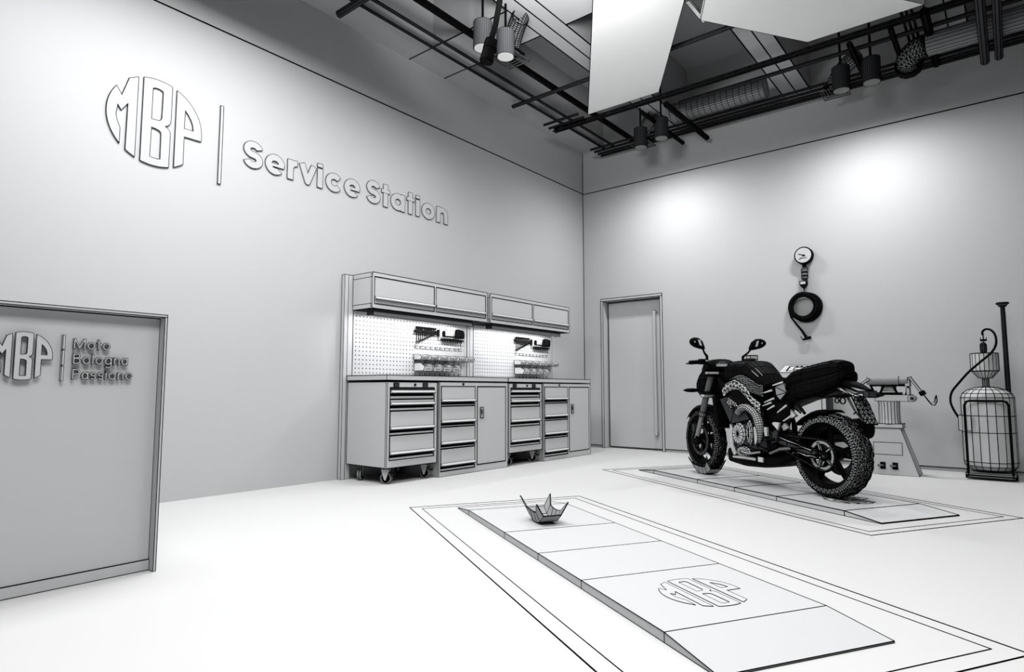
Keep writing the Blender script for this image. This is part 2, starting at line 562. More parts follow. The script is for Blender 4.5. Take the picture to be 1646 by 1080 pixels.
chock('small folded sheet metal wheel chock standing alone on the nearer lift plate', c1, RA, 1.06, 'steel', .0022)
c2 = O2 + U * .70 + V * .33
chock('small folded wheel chock holding the front wheel of the motorcycle', c2, RA, 1.12, 'steel', .003)

# ------------------------------------------------------------------ wall lettering
YC, ZL, RL = -6.14, 2.907, .342
sg = thing('wall_emblem', 'large raised round monogram of three letters high on the left wall', 'emblem', (0, YC, ZL))
logo(sg, lambda x, y, d: (d, x, y), RL, .012, 'wall', .0022)
tag(MB().box(.0, .014, -5.652, -5.628, 2.555, 3.225).build('divider_bar', 'wall', wr=.0024), 'tall thin raised bar between the monogram and the large wall lettering', 'bar')
def text_run(name, label, cat, letters, place0, H, t, depth, wr, group=None, m='clay'):
    for i, (c, a, b) in enumerate(letters):
        pass
T1 = thing('wall_lettering', 'large raised bold wording Service Station high on the left wall', 'lettering', (0, -5.44, 2.77))
H = .24
for c, a, b in [('S', -5.44, -5.265), ('e', -5.24, -5.052), ('r', -5.024, -4.921), ('v', -4.905, -4.725), ('i', -4.712, -4.644), ('c', -4.619, -4.428), ('e', -4.4055, -4.216),
                ('S', -4.133, -3.9575), ('t', -3.940, -3.829), ('a', -3.817, -3.618), ('t', -3.593, -3.483), ('i', -3.461, -3.393), ('o', -3.371, -3.172), ('n', -3.142, -2.963)]:
    Wd = (b - a) / H
    lp = glyph_loops(glyph(c, Wd, .245, .77), Wd)
    emboss('letter_' + c.lower(), lp, lambda x, y, d, a=a: (d, a + 5.44 + x * H, y * H), .012, 'wall', T1, .0022, None)

# ------------------------------------------------------------------ reception desk, front left
D = thing('reception_desk', 'waist-high reception desk with a recessed front at the left edge', 'desk', (1.5, -7.6, 0))
def dk(mb, *a, **k): return mb.xf(Matrix.Translation((-1.5, 7.6, 0))).build(*a, parent=D, **k)
y0, y1 = -9.4, -6.735
dk(MB().box(1.15, 1.815, y0 + .02, y1 - .012, .0, 1.196), 'body', 'clay', wr=.0018)
dk(MB().box(1.15, 1.87, y0, y1, 1.200, 1.212), 'counter_top', 'clay', wr=.0018)
dk(MB().box(1.15, 1.87, y1 - .012, y1, 0, 1.200), 'side_panel', 'clay', wr=.0018)
dk(MB().box(1.15, 1.87, y0, y0 + .012, 0, 1.200), 'side_panel', 'clay', wr=.0018)
dk(MB().box(1.815, 1.823, y0 + .012, y1 - .012, 0.002, .05), 'plinth', 'clay', wr=.0016)
DL = thing('desk_emblem', 'raised round monogram of three letters on the front of the reception desk', 'emblem', (1.816, -7.283, .992))
logo(DL, lambda x, y, d: (d + .012, x, y), .101, .012, 'clay', .0011)
bar = MB()
for a, b in ((.889, .952), (.958, 1.022), (1.027, 1.089)): bar.box(1.816, 1.838, -7.147, -7.139, a, b)
tag(bar.build('desk_divider', 'clay', wr=.0009), 'thin upright bar of three pieces between monogram and words on the desk front', 'bar')
HL = .046
for word, yl, yr, zb, nm in (('Moto', -7.106, -6.964, 1.030, 'first'), ('Bologna', -7.106, -6.888, .964, 'second'), ('Passione', -7.106, -6.866, .896, 'third')):
    T = thing('desk_lettering', 'raised thin word %s on the front of the reception desk' % word, 'lettering', (1.816, yl, zb))
    wd = dict(M=1.02, o=.68, t=.36, B=.66, l=.12, g=.66, n=.56, a=.6, P=.64, s=.5, i=.12, e=.66)
    tot = sum(wd[c] for c in word) + .17 * (len(word) - 1)
    k = (yr - yl) / (tot * HL)
    x = 0
    for c in word:
        W_ = wd[c] * k if c not in 'li' else wd[c]
        lp = glyph_loops(glyph(c, W_, .12, .72), W_, .02)
        emboss('letter_' + c.lower(), lp, lambda gx, gy, d, x=x: (d + .006, x + gx * HL, gy * HL), .016, 'clay', T, .0010, None)
        x += (wd[c] + .17) * k * HL

# ------------------------------------------------------------------ workbench run on the left wall
XF = .655
CW = .0034
def handle_bar(parent, ya, yb, z, x=XF, hh=.013):
    mb = MB().prism([(x, z - hh), (x + .022, z - hh), (x + .026, z - hh + .006), (x + .004, z + hh), (x, z + hh)], ya, yb, 'y')
    mb.build('handle', 'clay', parent, wr=.002, ang=35)
def drawer(parent, ya, yb, za, zb, zh, lip=.03):
    mb = MB().box(XF - .012, XF + .002, ya, yb, zh - .012, zb)
    mb.box(XF - .012, XF - .004, ya, yb, za, zh - .038)
    d_ = mb.build('drawer', 'clay', parent, wr=CW * .8)
    handle_bar(d_, ya, yb, zh)
def carcass(parent, ya, yb, za, zb, openings, x0=.07):
    """box shell with openings on the front"""
    mb = MB().box(x0, XF - .02, ya, yb, za, zb)
    mb2 = MB().box(x0 + .02, XF - .018, ya + .02, yb - .02, za + .02, zb - .02)
    # front face rails around the openings
    zs0 = min(o[2] for o in openings); zs1 = max(o[3] for o in openings)
    mb.box(XF - .02, XF, ya, openings[0][0], za, zb)
    for a, b in zip(openings[:-1], openings[1:]): mb.box(XF - .02, XF, a[1], b[0], za, zb)
    mb.box(XF - .02, XF, openings[-1][1], yb, za, zb)
    for o in openings:
        mb.box(XF - .02, XF, o[0], o[1], za, o[2]); mb.box(XF - .02, XF, o[0], o[1], o[3], zb)
    return mb
def front(parent, ya, yb, za, zb, openings, x0=.07):
    """one welded shell: sides, back and a front rail frame with openings"""
    mb = MB().box(x0, XF - .02, ya, yb, za, zb)
    mb.build('body', 'clay', parent, wr=CW)
    fr_ = MB()
    ys = [ya] + [v for o in openings for v in (o[0], o[1])] + [yb]
    for k in range(0, len(ys), 2): fr_.box(XF - .0195, XF, ys[k], ys[k + 1], za, zb)
    for o in openings:
        fr_.box(XF - .0195, XF, o[0], o[1], za, o[2]); fr_.box(XF - .0195, XF, o[0], o[1], o[3], zb)
    for o in openings:
        fr_.box(XF - .0196, XF - .0185, o[0], o[1], o[2], o[3], 1)  # black sheet in the openings stands in for shade in the drawer gaps
    fr_.line((XF, ya, za), (XF, yb, za)).line((XF, ya, zb), (XF, yb, zb)).line((XF, ya, za), (XF, ya, zb)).line((XF, yb, za), (XF, yb, zb))
    for o in openings:
        fr_.line((XF, o[0], o[2]), (XF, o[1], o[2]), (XF, o[1], o[3]), (XF, o[0], o[3]), (XF, o[0], o[2]))
    return fr_.build('front_frame', 'clay', parent, wr=CW, mode='feat', ang=200, mats=('mblack',))
def lock(parent, y, z, r=.011):
    MB().lathe([(r, 0), (r, .006), (r * .6, .008), (r * .6, .004)], (XF, y, z), 'x', 14).build('lock', 'grey', parent, wr=.0022, ang=40)
def latch(parent, y, z):
    mb = MB().box(XF, XF + .006, y - .03, y + .03, z - .016, z + .016)
    mb.build('latch', 'dgrey', parent, wr=.003)
def caster(parent, x, y, zt, ang=0.0, brake=True):
    """swivel caster: top plate, fork, wheel, brake pedal"""
    T = Matrix.Translation((x, y, 0)) @ Matrix.Rotation(ang, 4, 'Z')
    f = MB().box(-.04, .04, -.035, .035, zt - .006, zt)
    for s in (-1, 1):
        f.prism([(-.045, zt - .006), (.04, zt - .006), (.005, .032), (-.012, .035)], s * .024 - .002, s * .024 + .002, 'y')
    f.lathe([(.022, zt - .02), (.022, zt - .006)], (0, 0, 0), 'z', 12)
    c = f.xf(T).build('caster', 'clay', parent, wr=.0018)
    w_ = MB()
    for s in (-1, 1): w_.ring([(.052, s * .011 - .008), (.052, s * .011 + .008), (.042, s * .011 + .009), (.042, s * .011 - .009)], (.0, 0, .053), 'y', 20)
    w_.lathe([(.034, -.016), (.034, .016)], (.0, 0, .053), 'y', 16, 1)
    w_.xf(T).build('wheel', 'grey', c, wr=.0014, ang=60, mats=('black',))
    if brake:
        MB().box(.025, .075, -.016, .016, .078, .09).box(.0, .03, -.02, .02, .086, .1).xf(T).build('brake_pedal', 'dgrey', c, wr=.002)

def roller_cart(y0):
    t = thing('roller_cabinet', '', 'tool cabinet', (0, y0, 0), 0, 'roller tool cabinets under the worktops')
    ya, yb = 0.01, .63
    front(t, ya, yb, .148, .922, [(ya + .03, yb - .035, .215, .872)])
    pa, pb = ya + .036, yb - .041
    drawer(t, pa, pb, .768, .852, .832)
    drawer(t, pa, pb, .662, .760, .722)
    drawer(t, pa, pb, .441, .654, .500)
    drawer(t, pa, pb, .217, .434, .277)
    lock(t, (ya + yb) / 2 + .02, .897)
    latch(t, ya + .1, .897); latch(t, yb - .16, .897)
    MB().box(XF, XF + .004, pa, pb, .856, .866).build('dark_strip', 'dgrey', t, wr=.001)  # dark strip set at the gap above the top drawer
    MB().box(.09, XF - .02, ya + .01, yb - .01, .140, .1475).build('base_plate', 'mblack', t)  # black colour stands in for the shade around the casters
    caster(t, XF - .075, ya + .065, .14, .5, True); caster(t, XF - .085, yb - .065, .14, .3, True)
    caster(t, .20, ya + .065, .14, -.9, False); caster(t, .20, yb - .065, .14, .2, False)
    return t
def fixed_cabinet(y0):
    t = thing('drawer_cupboard', '', 'tool cabinet', (0, y0, 0), 0, 'fixed drawer and door cabinets under the worktops')
    ya, yb = .665, 1.722
    front(t, ya, yb, .0, .928, [(ya + .02, 1.185, .05, .886), (1.215, yb - .035, .07, .886)])
    pa, pb = ya + .026, 1.179
    drawer(t, pa, pb, .692, .882, .742)
    drawer(t, pa, pb, .486, .684, .536)
    drawer(t, pa, pb, .274, .478, .325)
    drawer(t, pa, pb, .056, .266, .115)
    dr = MB().box(XF - .018, XF + .001, 1.221, yb - .041, .076, .880).build('door', 'clay', t, wr=CW * .8)
    hd = MB().box(XF + .001, XF + .008, 1.262, 1.312, .555, .665).build('handle', 'clay', dr, wr=.0035)
    MB().box(XF + .008, XF + .012, 1.272, 1.302, .595, .648, 0).build('recess_plate', 'mblack', hd)
    MB().tube([(XF + .014, 1.287, .645), (XF + .024, 1.285, .62), (XF + .016, 1.287, .59)], .005, 6).build('lever', 'clay', hd, wr=.001)
    MB().lathe([(.009, 0), (.009, .006)], (XF + .008, 1.287, .573), 'x', 12).build('lock', 'clay', hd, wr=.0014, ang=50)
    lock(t, 1.05 - .05, .908)
    return t
def worktop(y0, label):
    return tag(MB().box(.064, XF, y0, y0 + 1.729, .938, .985).build('worktop', 'clay', wr=CW), label, 'worktop', 'worktops on the workbench run')
def wall_cabinet(y0, label):
    t = thing('wall_cabinet', label, 'wall cabinet', (0, y0, 0), 0, 'wall cabinets above the tool panels')
    ya, yb, za, zb, xf = 0, 1.655, 1.626, 1.972, .36
    mb = MB().box(.062, xf - .02, ya, yb, za, zb)
    mb.line((.062, ya, zb - .045), (xf, ya, zb - .045)).line((.062, ya, za + .045), (xf, ya, za + .045))
    mb.line((xf - .025, ya, zb - .045), (xf, ya, zb)).line((xf - .025, ya, za + .045), (xf, ya, za))
    mb.build('body', 'clay', t, wr=CW * .85)
    MB().box(.07, xf - .004, ya + .006, yb - .006, za - .004, za + .001).build('underside_shade', 'mblack', t)  # black sheet carries the shade under the cabinet
    fr_ = MB()
    ops = [(.025, .815), (.838, 1.63)]
    fr_.box(xf - .0195, xf, 0, .025, za, zb).box(xf - .0195, xf, .815, .838, za, zb).box(xf - .0195, xf, 1.63, yb, za, zb)
    for a, b in ops:
        fr_.box(xf - .0195, xf, a, b, za, 1.668).box(xf - .0195, xf, a, b, 1.932, zb)
        fr_.line((xf, a, 1.668), (xf, b, 1.668), (xf, b, 1.932), (xf, a, 1.932), (xf, a, 1.668))
    fr_.line((xf, ya, za), (xf, yb, za), (xf, yb, zb), (xf, ya, zb), (xf, ya, za))
    fr_.build('front_frame', 'clay', t, wr=CW, ang=200)
    for a, b in ops:
        dr = MB().box(xf - .017, xf - .003, a + .005, b - .005, 1.673, 1.927).build('flap_door', 'clay', t, wr=CW * .7)
        MB().prism([(xf - .003, 1.712), (xf + .024, 1.709), (xf + .026, 1.717), (xf - .003, 1.742)], a + .008, b - .002, 'y').build('handle', 'clay', dr, wr=.002, ang=30)
    return t
def tube_lamp(y0, y1, label):
    t = thing('tube_lamp', label, 'lamp', (.29, y0, 1.6), 0, 'tube lamps under the wall cabinets')
    L = y1 - y0
    MB().box(-.07, .022, -.02, L + .02, .003, .024).box(-.07, -.066, -.02, L + .02, -.016, .003).box(-.07, .022, -.02, -.014, -.03, .003).box(-.07, .022, L + .014, L + .02, -.03, .003).build('housing', 'dgrey', t, wr=.0015)  # rear lip and end caps added to block the light of the tube
    MB().tube([(.0, 0, -.01), (.0, L, -.01)], .012, 10).build('light_tube', 'tube', t)
    MB().box(.014, .02, -.02, L + .02, -.034, .003).build('added_light_shield', 'grey', t, wr=.0015)  # shield added to keep the bright tube out of view
    return t

def tool_panel(y0, label):
    t = thing('pegboard', label, 'tool panel', (0, y0, 0), 0, 'perforated tool panels above the worktops')
    mb = MB().box(.04, .055, .02, 1.60, .99, 1.624)
    # square holes of the perforated sheet
    for r in range(14):
        z = 1.018 + r * .0427
        for c in range(36):
            y = .050 + c * .0438
            if c > 17 and z < 1.34: continue
            mb.box(.0548, .0562, y - .0055, y + .0055, z - .0055, z + .0055, 1)
    for r, z in enumerate((1.02, 1.147, 1.19, 1.235 - .1, 1.31)):
        if z in (1.135,): continue
        for c in range(10):
            y = .845 + c * .075
            zz = z
            mb.box(.055, .062, y - .027, y + .027, zz - .014, zz - .011, 1).box(.055, .062, y - .027, y + .027, zz + .011, zz + .014, 1)
            mb.box(.055, .062, y - .027, y - .024, zz - .012, zz + .012, 1)
    mb.build('perforated_sheet', 'clay', t, mats=('line',))
    for a, b in ((-.09, -.045), (-.045, .015), (1.605, 1.642)):
        MB().box(.006, .05, a, b, 0, 1.972 if (a < 0 and y0 < -4) else 1.62).build('post', 'clay', t, wr=CW * .8)
    return t

def bin_(y, z, wd, hh, dp, label, group):
    t = thing('storage_bin', label, 'storage bin', (.064, y, z), 0, group)
    w2 = wd / 2
    # open-fronted tapered tray: sloping front lip, floor, two cheeks, back
    th = .003
    prof = [(0, 0), (dp * .86, 0), (dp, hh * .55), (dp * .62, hh), (0, hh)]
    mb = MB().prism(prof, -w2, -w2 + th, 'y').prism(prof, w2 - th, w2, 'y')
    mb.box(0, dp * .86, -w2, w2, 0, th).box(0, th, -w2, w2, 0, hh)
    mb.add([(dp * .86, -w2, 0), (dp, -w2, hh * .55), (dp, w2, hh * .55), (dp * .86, w2, 0), (dp * .86 - th, -w2, 0), (dp - th, -w2, hh * .55), (dp - th, w2, hh * .55), (dp * .86 - th, w2, 0)],
           [(0, 1, 2, 3), (7, 6, 5, 4), (0, 4, 5, 1), (1, 5, 6, 2), (2, 6, 7, 3), (3, 7, 4, 0)])
    mb.build('tray', 'clay', t, wr=.0018)
    MB().box(dp * .93, dp * .93 + .004, -w2 * .55, w2 * .55, hh * .18, hh * .3).build('label_holder', 'grey', t, wr=.0008)
    return t
def wrench(y, z, L, label, group):
    t = thing('wrench', label, 'wrench', (.085, y, z), 0, group)
    mb = MB().box(-.003, .003, -.0045, .0045, -L + .012, -.01)
    mb.lathe([(.011, -.004), (.011, .004)], (0, 0, 0), 'x', 8)
    mb.ring([(.012, -.004), (.012, .004), (.006, .004), (.006, -.004)], (0, 0, -L), 'x', 10)
    mb.build('shank', 'black', t)
    return t
def bench_unit(y0, words):
    """everything of one bench module, positions measured from its left end"""
    n1, n2 = words
    c = roller_cart(y0); c['label'] = 'roller tool cabinet on casters, ' + n1
    f = fixed_cabinet(y0); f['label'] = 'fixed cabinet, four drawers beside a door, ' + n2

bench_unit(-4.362, ('at the left end of the workbench', 'in the left half of the workbench'))
bench_unit(-2.628, ('between the two fixed cabinets', 'at the right end of the workbench'))
worktop(-4.362, 'long pale worktop slab, left half of the workbench')
worktop(-2.627, 'long pale worktop slab, right half of the workbench')
wall_cabinet(-4.311, 'wall cabinet with two flap doors, left one of the pair over the workbench')
wall_cabinet(-2.60, 'wall cabinet with two flap doors, right one of the pair nearest the room corner')
tube_lamp(-4.24, -2.87, 'slim tube lamp under the left wall cabinet')
tube_lamp(-2.50, -1.12, 'slim tube lamp under the right wall cabinet')
tool_panel(-4.311, 'perforated tool panel between posts, left half above the workbench')
tool_panel(-2.571, 'perforated tool panel, right half above the workbench')

for side, off, far in (('left', 0.0, 'left'), ('right', 1.72, 'right')):
    # wrench rail with hooks
    rk = thing('wrench_rail', 'short dark rail holding a row of wrenches on the %s tool panel' % side, 'rail', (.075, -3.365 + off, 1.484))
    MB().box(0, .03, -.155, .155, -.013, .013).build('bar', 'black', rk)
    hk = MB()
    for i in range(11): hk.tube([(.0, -.145 + i * .028, .02), (.02, -.145 + i * .028, .035), (.02, -.145 + i * .028, .05)], .005, 5)
    hk.build('hooks', 'black', rk)
    for i in range(11):
        L = .165 - .0105 * i
        wrench(-3.505 + off + i * .028 + .012, 1.525, L, ('longest wrench, left end of the row on the %s tool panel' if i == 0 else 'slim wrench in the graded row on the %s tool panel') % side,
               None if i == 0 else 'graded wrenches on the %s tool panel' % side)
    sd = thing('screwdriver', 'thick-handled screwdriver hanging beside the wrenches on the %s tool panel' % side, 'screwdriver', (.085, -3.170 + off, 1.52))
    MB().lathe([(.012, 0), (.02, -.012), (.017, -.05), (.02, -.065), (.01, -.075)], (0, 0, 0), 'z', 10).build('handle', 'black', sd)
    MB().lathe([(.006, -.075), (.004, -.13)], (0, 0, 0), 'z', 8).build('blade', 'black', sd)
    sh = thing('tool_shelf', 'narrow dark shelf bar with pegs on the %s tool panel' % side, 'shelf', (.06, -2.945 + off, 1.413))
    MB().box(0, .05, -.165, .165, -.008, .008).build('shelf_plate', 'black', sh)
    pg = MB()
    for i in range(10): pg.tube([(.03, -.15 + i * .033, -.005), (.03, -.15 + i * .033, -.028)], .005, 5)
    pg.build('peg', 'black', sh)
    dr = thing('power_drill', 'bulky black power drill lying on the shelf of the %s tool panel' % side, 'power drill', (.10, -2.93 + off, 1.437))
    MB().loft([(.015, .0, .015, .02, .013, 3), (.03, 0, .015, .02, .013, 3)], 10, 'y').box(-.015, .02, -.17, .12, .006, .02).build('rail', 'black', dr)
    MB().loft([(-.178, 0, .04, .016, .03, 3), (-.155, 0, .045, .018, .03, 3)], 10, 'y').tube([(0, -.167, .01), (0, -.167, .075)], .012, 8).build('grip', 'black', dr)
    MB().loft([(.03, 0, .055, .02, .045, 3), (.05, 0, .055, .035, .052, 3), (.13, 0, .05, .035, .05, 3), (.155, 0, .04, .02, .035, 3)], 12, 'y').build('motor_housing', 'black', dr)
    MB().lathe([(.005, 0), (.0035, -.09)], (.022, .085, -.01), 'z', 7).build('bit', 'black', dr)
    # bins on the louvred half
    for i in range(6):
        w_ = ('at the left end of', 'second from the left in', 'third from the left in', 'fourth from the left in', 'fifth from the left in', 'at the right end of')[i]
        bin_(-3.455 + off + i * .145, 1.17, .11, .06, .125, 'small storage bin, %s the upper row, %s tool panel' % (w_, side), 'small bins in the upper row of the %s tool panel' % side)
    for i in range(4):
        w_ = ('at the left end of', 'second from the left in', 'third from the left in', 'at the right end of')[i]
        bin_(-3.44 + off + i * .145, 1.05, .125, .085, .165, 'larger storage bin, %s the lower row, %s tool panel' % (w_, side), 'larger bins in the lower row of the %s tool panel' % side)

# ------------------------------------------------------------------ pressure gauge and hose on the back wall
g = thing('pressure_gauge', 'round dial pressure gauge with a ribbed grip hanging high on the back wall', 'gauge', (3.165, 0, 2.468))
MB().lathe([(.105, -.012), (.105, -.075), (.097, -.082)], (0, 0, 0), 'y', 28).build('housing', 'black', g)
dl = MB().lathe([(.09, -.079), (.09, -.084)], (0, 0, 0), 'y', 28)
dl.build('dial_face', 'clay', g, wr=0)
nd = MB()
nd.tube([(-.055, -.087, .022), (.02, -.087, -.004)], .0035, 5).tube([(-.05, -.087, -.045), (-.02, -.087, -.03)], .003, 4)
for i in range(3): nd.box(-.02 + i * .022, -.008 + i * .022, -.088, -.084, -.036, -.028)
nd.box(-.01, .022, -.088, -.084, -.012, .004)
nd.build('needle', 'line', g)
MB().tube([(0, -.045, -.10), (0, -.045, -.15)], .022, 8).build('neck', 'black', g)
MB().lathe([(.025, -.15), (.036, -.165), (.036, -.2), (.031, -.205), (.036, -.21), (.036, -.245), (.031, -.25), (.036, -.255), (.036, -.28), (.022, -.295)], (0, -.045, 0), 'z', 10).build('grip', 'grey', g, wr=.004, ang=15)
MB().box(-.055, .03, -.075, -.03, -.36, -.31).prism([(-.055, -.36), (.03, -.36), (-.003, -.40), (-.022, -.40)], -.075, -.03, 'y').box(-.045, .012, -.078, -.075, -.35, -.32, 1).build('connector', 'black', g, mats=('clay',))
MB().tube([(-.012, -.052, -.4), (-.012, -.045, -.435)], .006, 6).build('outlet_pipe', 'black', g)
ho = thing('coiled_hose', 'black hose coiled in thick loops on the back wall below the gauge', 'hose', (3.145, 0, 1.85))
mb = MB()
for k, (cx, cz, r, yy) in enumerate([(-.01, .0, .125, -.05), (-.005, .005, .145, -.035), (-.005, -.0, .165, -.055), (.0, .0, .15, -.075), (.02, -.01, .17, -.03), (.01, -.005, .135, -.075), (.025, .0, .155, -.055)]):
    mb.tube([(cx + r * math.cos(2 * PI * i / 36), yy + .008 * math.sin(3 * 2 * PI * i / 36), cz + r * math.sin(2 * PI * i / 36)) for i in range(36)], .0135, 8, closed=True)
mb.tube([(-.165, -.05, .03), (-.168, -.05, -.04), (-.15, -.05, -.12), (-.1, -.05, -.2), (-.03, -.045, -.3), (.0, -.04, -.36)], [.013, .013, .012, .012, .014, .016], 8)
mb.build('loops', 'black', ho, wr=0)
MB().tube([(-.03, -.045, -.40), (.06, -.045, -.375)], [.012, .022], 8).tube([(.0, -.04, -.35), (.01, -.045, -.395)], .018, 8).tube([(-.055, -.045, -.36), (-.03, -.045, -.4)], .005, 6).build('nozzle', 'black', ho)

# ------------------------------------------------------------------ tyre changer (wedge base, ribbed neck, roller head)
YCc = -.72
tc = thing('tyre_changer', 'wheel service machine with wedge-shaped base, ribbed neck and roller head by the back wall', 'machine', (4.04, YCc, 0))
mb = MB()
bx = [(-.345, 0), (.253, 0), (.113, .468), (-.108, .468)]
bk = [(-.25, 0), (.235, 0), (.10, .468), (-.095, .468)]
n = 4
vs_ = [(p[0], 0, p[1]) for p in bx] + [(p[0] + .02, .30, p[1]) for p in bk]
vs_[4:] = [(-.33, .32, 0), (.245, .32, 0), (.12, .14, .468), (-.1, .14, .468)]
mb.add(vs_, [(0, 1, 2, 3), (7, 6, 5, 4), (0, 4, 5, 1), (1, 5, 6, 2), (2, 6, 7, 3), (3, 7, 4, 0)])
mb.line((-.13, -.001, .20), (.12, -.001, .20), (.12, -.001, .322), (-.13, -.001, .322), (-.13, -.001, .20))
mb.build('base', 'clay', tc, wr=.0028)
MB().box(-.112, .135, -.015, .155, .468, .51).build('collar', 'clay', tc, wr=.003)
for xx in (-.055, .052):
    pd = MB().box(xx - .024, xx + .024, -.004, .01, .055, .125, 0)
    pd.build('pedal_slot', 'mblack', tc)
    MB().box(xx - .04, xx + .012, -.05, .0, .088, .098).build('pedal', 'grey', tc, wr=.002)
MB().lathe([(.098, .51), (.093, .55), (.093, .70), (.098, .735)], (.015, .07, 0), 'z', 20).build('neck', 'clay', tc, wr=.0032, ang=10)
hd = MB().box(-.10, .22, .02, .12, .735, .80).lathe([(.033, .0), (.033, .13)], (.22, .0, .765), 'y', 18)
hd.build('head_beam', 'clay', tc, wr=.0025)
MB().lathe([(.016, -.012), (.016, .0)], (.225, 0, .765), 'y', 12).build('pivot_bolt', 'dgrey', tc, wr=.002, ang=50)
MB().lathe([(.044, -.165), (.044, .115)], (0, .05, .945), 'x', 16).lathe([(.036, .115), (.036, .19)], (0, .05, .943), 'x', 16).build('roller', 'grey', tc, wr=.002, ang=60)
fr2 = MB()
for xa, xb in ((-.10, -.14), (-.06, -.02), (.10, .06), (.17, .2)):
    fr2.tube([(xa, .05, .80), (xb, .05, .90)], .011, 6)
fr2.box(-.11, .14, .03, .08, .80, .825).box(-.155, .19, .09, .11, .885, .91)
fr2.build('roller_frame', 'black', tc)
MB().box(-.05, .08, .10, .12, .835, .89).build('tray', 'clay', tc, wr=.002)
MB().box(.175, .205, .03, .1, .80, .87).box(.165, .21, .03, .1, .885, .95).build('bracket', 'clay', tc, wr=.003)
MB().tube([(.215, .0, .975), (.315, -.01, .815)], [.026, .024], 4, flat=.5).build('handle_arm', 'clay', tc, wr=.003)
dm = MB()
for i in range(3): dm.lathe([(.008, -.02), (.008, -.012)], (.242 + i * .018, 0, .925 - i * .028), 'y', 8)
dm.build('buttons', 'black', tc)
MB().tube([(.305, -.005, .835), (.325, -.01, .80)], .032, 4).build('arm_tip', 'black', tc)
MB().tube([(.32, 0, .81), (.36, 0, .74), (.385, 0, .705), (.41, 0, .70), (.43, 0, .74), (.425, 0, .80), (.415, 0, .77), (.41, 0, .73), (.375, 0, .72), (.325, 0, .80)], .0055, 6).build('hook', 'black', tc)
MB().tube([(-.14, .02, .965), (-.225, .02, .90)], .028, 4, flat=.5).build('handle_arm', 'clay', tc, wr=.003)

# ------------------------------------------------------------------ control pedestal behind the motorcycle
pe = thing('control_pedestal', 'boxy control pedestal with a sloping panel on top, behind the motorcycle seat', 'control cabinet', (3.16, -.3, 0))
MB().box(-.215, .235, 0, .24, 0, .985).box(-.17, .19, -.006, 0, .05, .90).build('cabinet', 'clay', pe, wr=.0032)
MB().box(.23, .26, .02, .22, 0, .985).build('dark_side', 'dgrey', pe, wr=.002)  # dark piece making the right side darker than the cabinet
mb = MB().add([(-.26, -.03, .99), (.255, -.03, .99), (.255, .26, .99), (-.26, .26, .99), (-.26, -.03, 1.055), (.255, -.03, 1.055), (.255, .24, 1.145), (-.26, .24, 1.145)],
              [(0, 3, 2, 1), (4, 5, 6, 7), (0, 1, 5, 4), (1, 2, 6, 5), (2, 3, 7, 6), (3, 0, 4, 7)])
mb.build('console', 'clay', pe, wr=.0032)
def onp(x, s, dz=0): return (x, -.03 + .27 * s, 1.055 + .09 * s + dz)
mb = MB()
for (xa, xb, s0, s1, mi) in ((-.19, .19, .15, .17, 0), (-.19, .19, .80, .83, 0), (-.19, -.175, .15, .83, 0), (.175, .19, .15, .83, 0), (-.12, .0, .3, .33, 0), (-.12, .0, .62, .65, 0), (-.12, -.112, .3, .65, 0), (-.008, .0, .3, .65, 0)):
    mb.add([onp(xa, s0, .001), onp(xb, s0, .001), onp(xb, s1, .001), onp(xa, s1, .001), onp(xa, s0, .006), onp(xb, s0, .006), onp(xb, s1, .006), onp(xa, s1, .006)],
           [(0, 3, 2, 1), (4, 5, 6, 7), (0, 1, 5, 4), (1, 2, 6, 5), (2, 3, 7, 6), (3, 0, 4, 7)])
mb.build('key_panel', 'line', pe)
MB().lathe([(.03, 0), (.026, .025)], onp(.09, .5), 'z', 12).build('knob', 'black', pe)
MB().lathe([(.012, 0), (.01, .015)], onp(-.1, .74), 'z', 8).lathe([(.012, 0), (.01, .015)], onp(-.05, .74), 'z', 8).build('buttons', 'black', pe)

# ------------------------------------------------------------------ oil drainer tank on its trolley
tk = thing('oil_drainer', 'upright cylindrical oil drainer tank on a trolley with funnel bowl by the back wall', 'oil drainer', (4.845, -.36, 0))
MB().lathe([(.10, .075), (.17, .085), (.205, .12), (.212, .16), (.212, .44), (.212, .60), (.212, .775), (.195, .815), (.15, .85), (.09, .872), (.03, .878)], (0, 0, 0), 'z', 20).build('tank', 'clay', tk, wr=.0036, mode='all')
MB().lathe([(.026, .87), (.026, .965)], (0, 0, 0), 'z', 10).build('stem', 'grey', tk, wr=.003, ang=30)
MB().lathe([(.035, .96), (.055, .965), (.105, 1.03), (.113, 1.035), (.113, 1.205), (.108, 1.208)], (0, 0, 0), 'z', 20).build('funnel_bowl', 'clay', tk, wr=.003, ang=8)
MB().lathe([(.012, 1.2), (.022, 1.215), (.026, 1.24), (.026, 1.29), (.015, 1.31)], (0, -.03, 0), 'z', 10).build('valve', 'dgrey', tk, wr=.003, ang=20)
MB().box(-.022, .03, -.045, -.015, 1.325, 1.345).box(-.022, -.016, -.045, -.015, 1.345, 1.362).box(.024, .03, -.045, -.015, 1.345, 1.362).tube([(.004, -.03, 1.31), (.004, -.03, 1.4)], .005, 6).build('coupling', 'black', tk)
hp = [(.0, -.03, 1.385), (.002, -.04, 1.42), (.03, -.06, 1.44), (.07, -.10, 1.425), (.10, -.13, 1.37), (.10, -.16, 1.28), (.06, -.2, 1.2), (-.02, -.23, 1.12), (-.12, -.24, 1.02), (-.2, -.22, .92), (-.265, -.18, .83), (-.285, -.12, .74), (-.27, -.06, .66), (-.235, -.02, .58), (-.215, -.0, .54)]
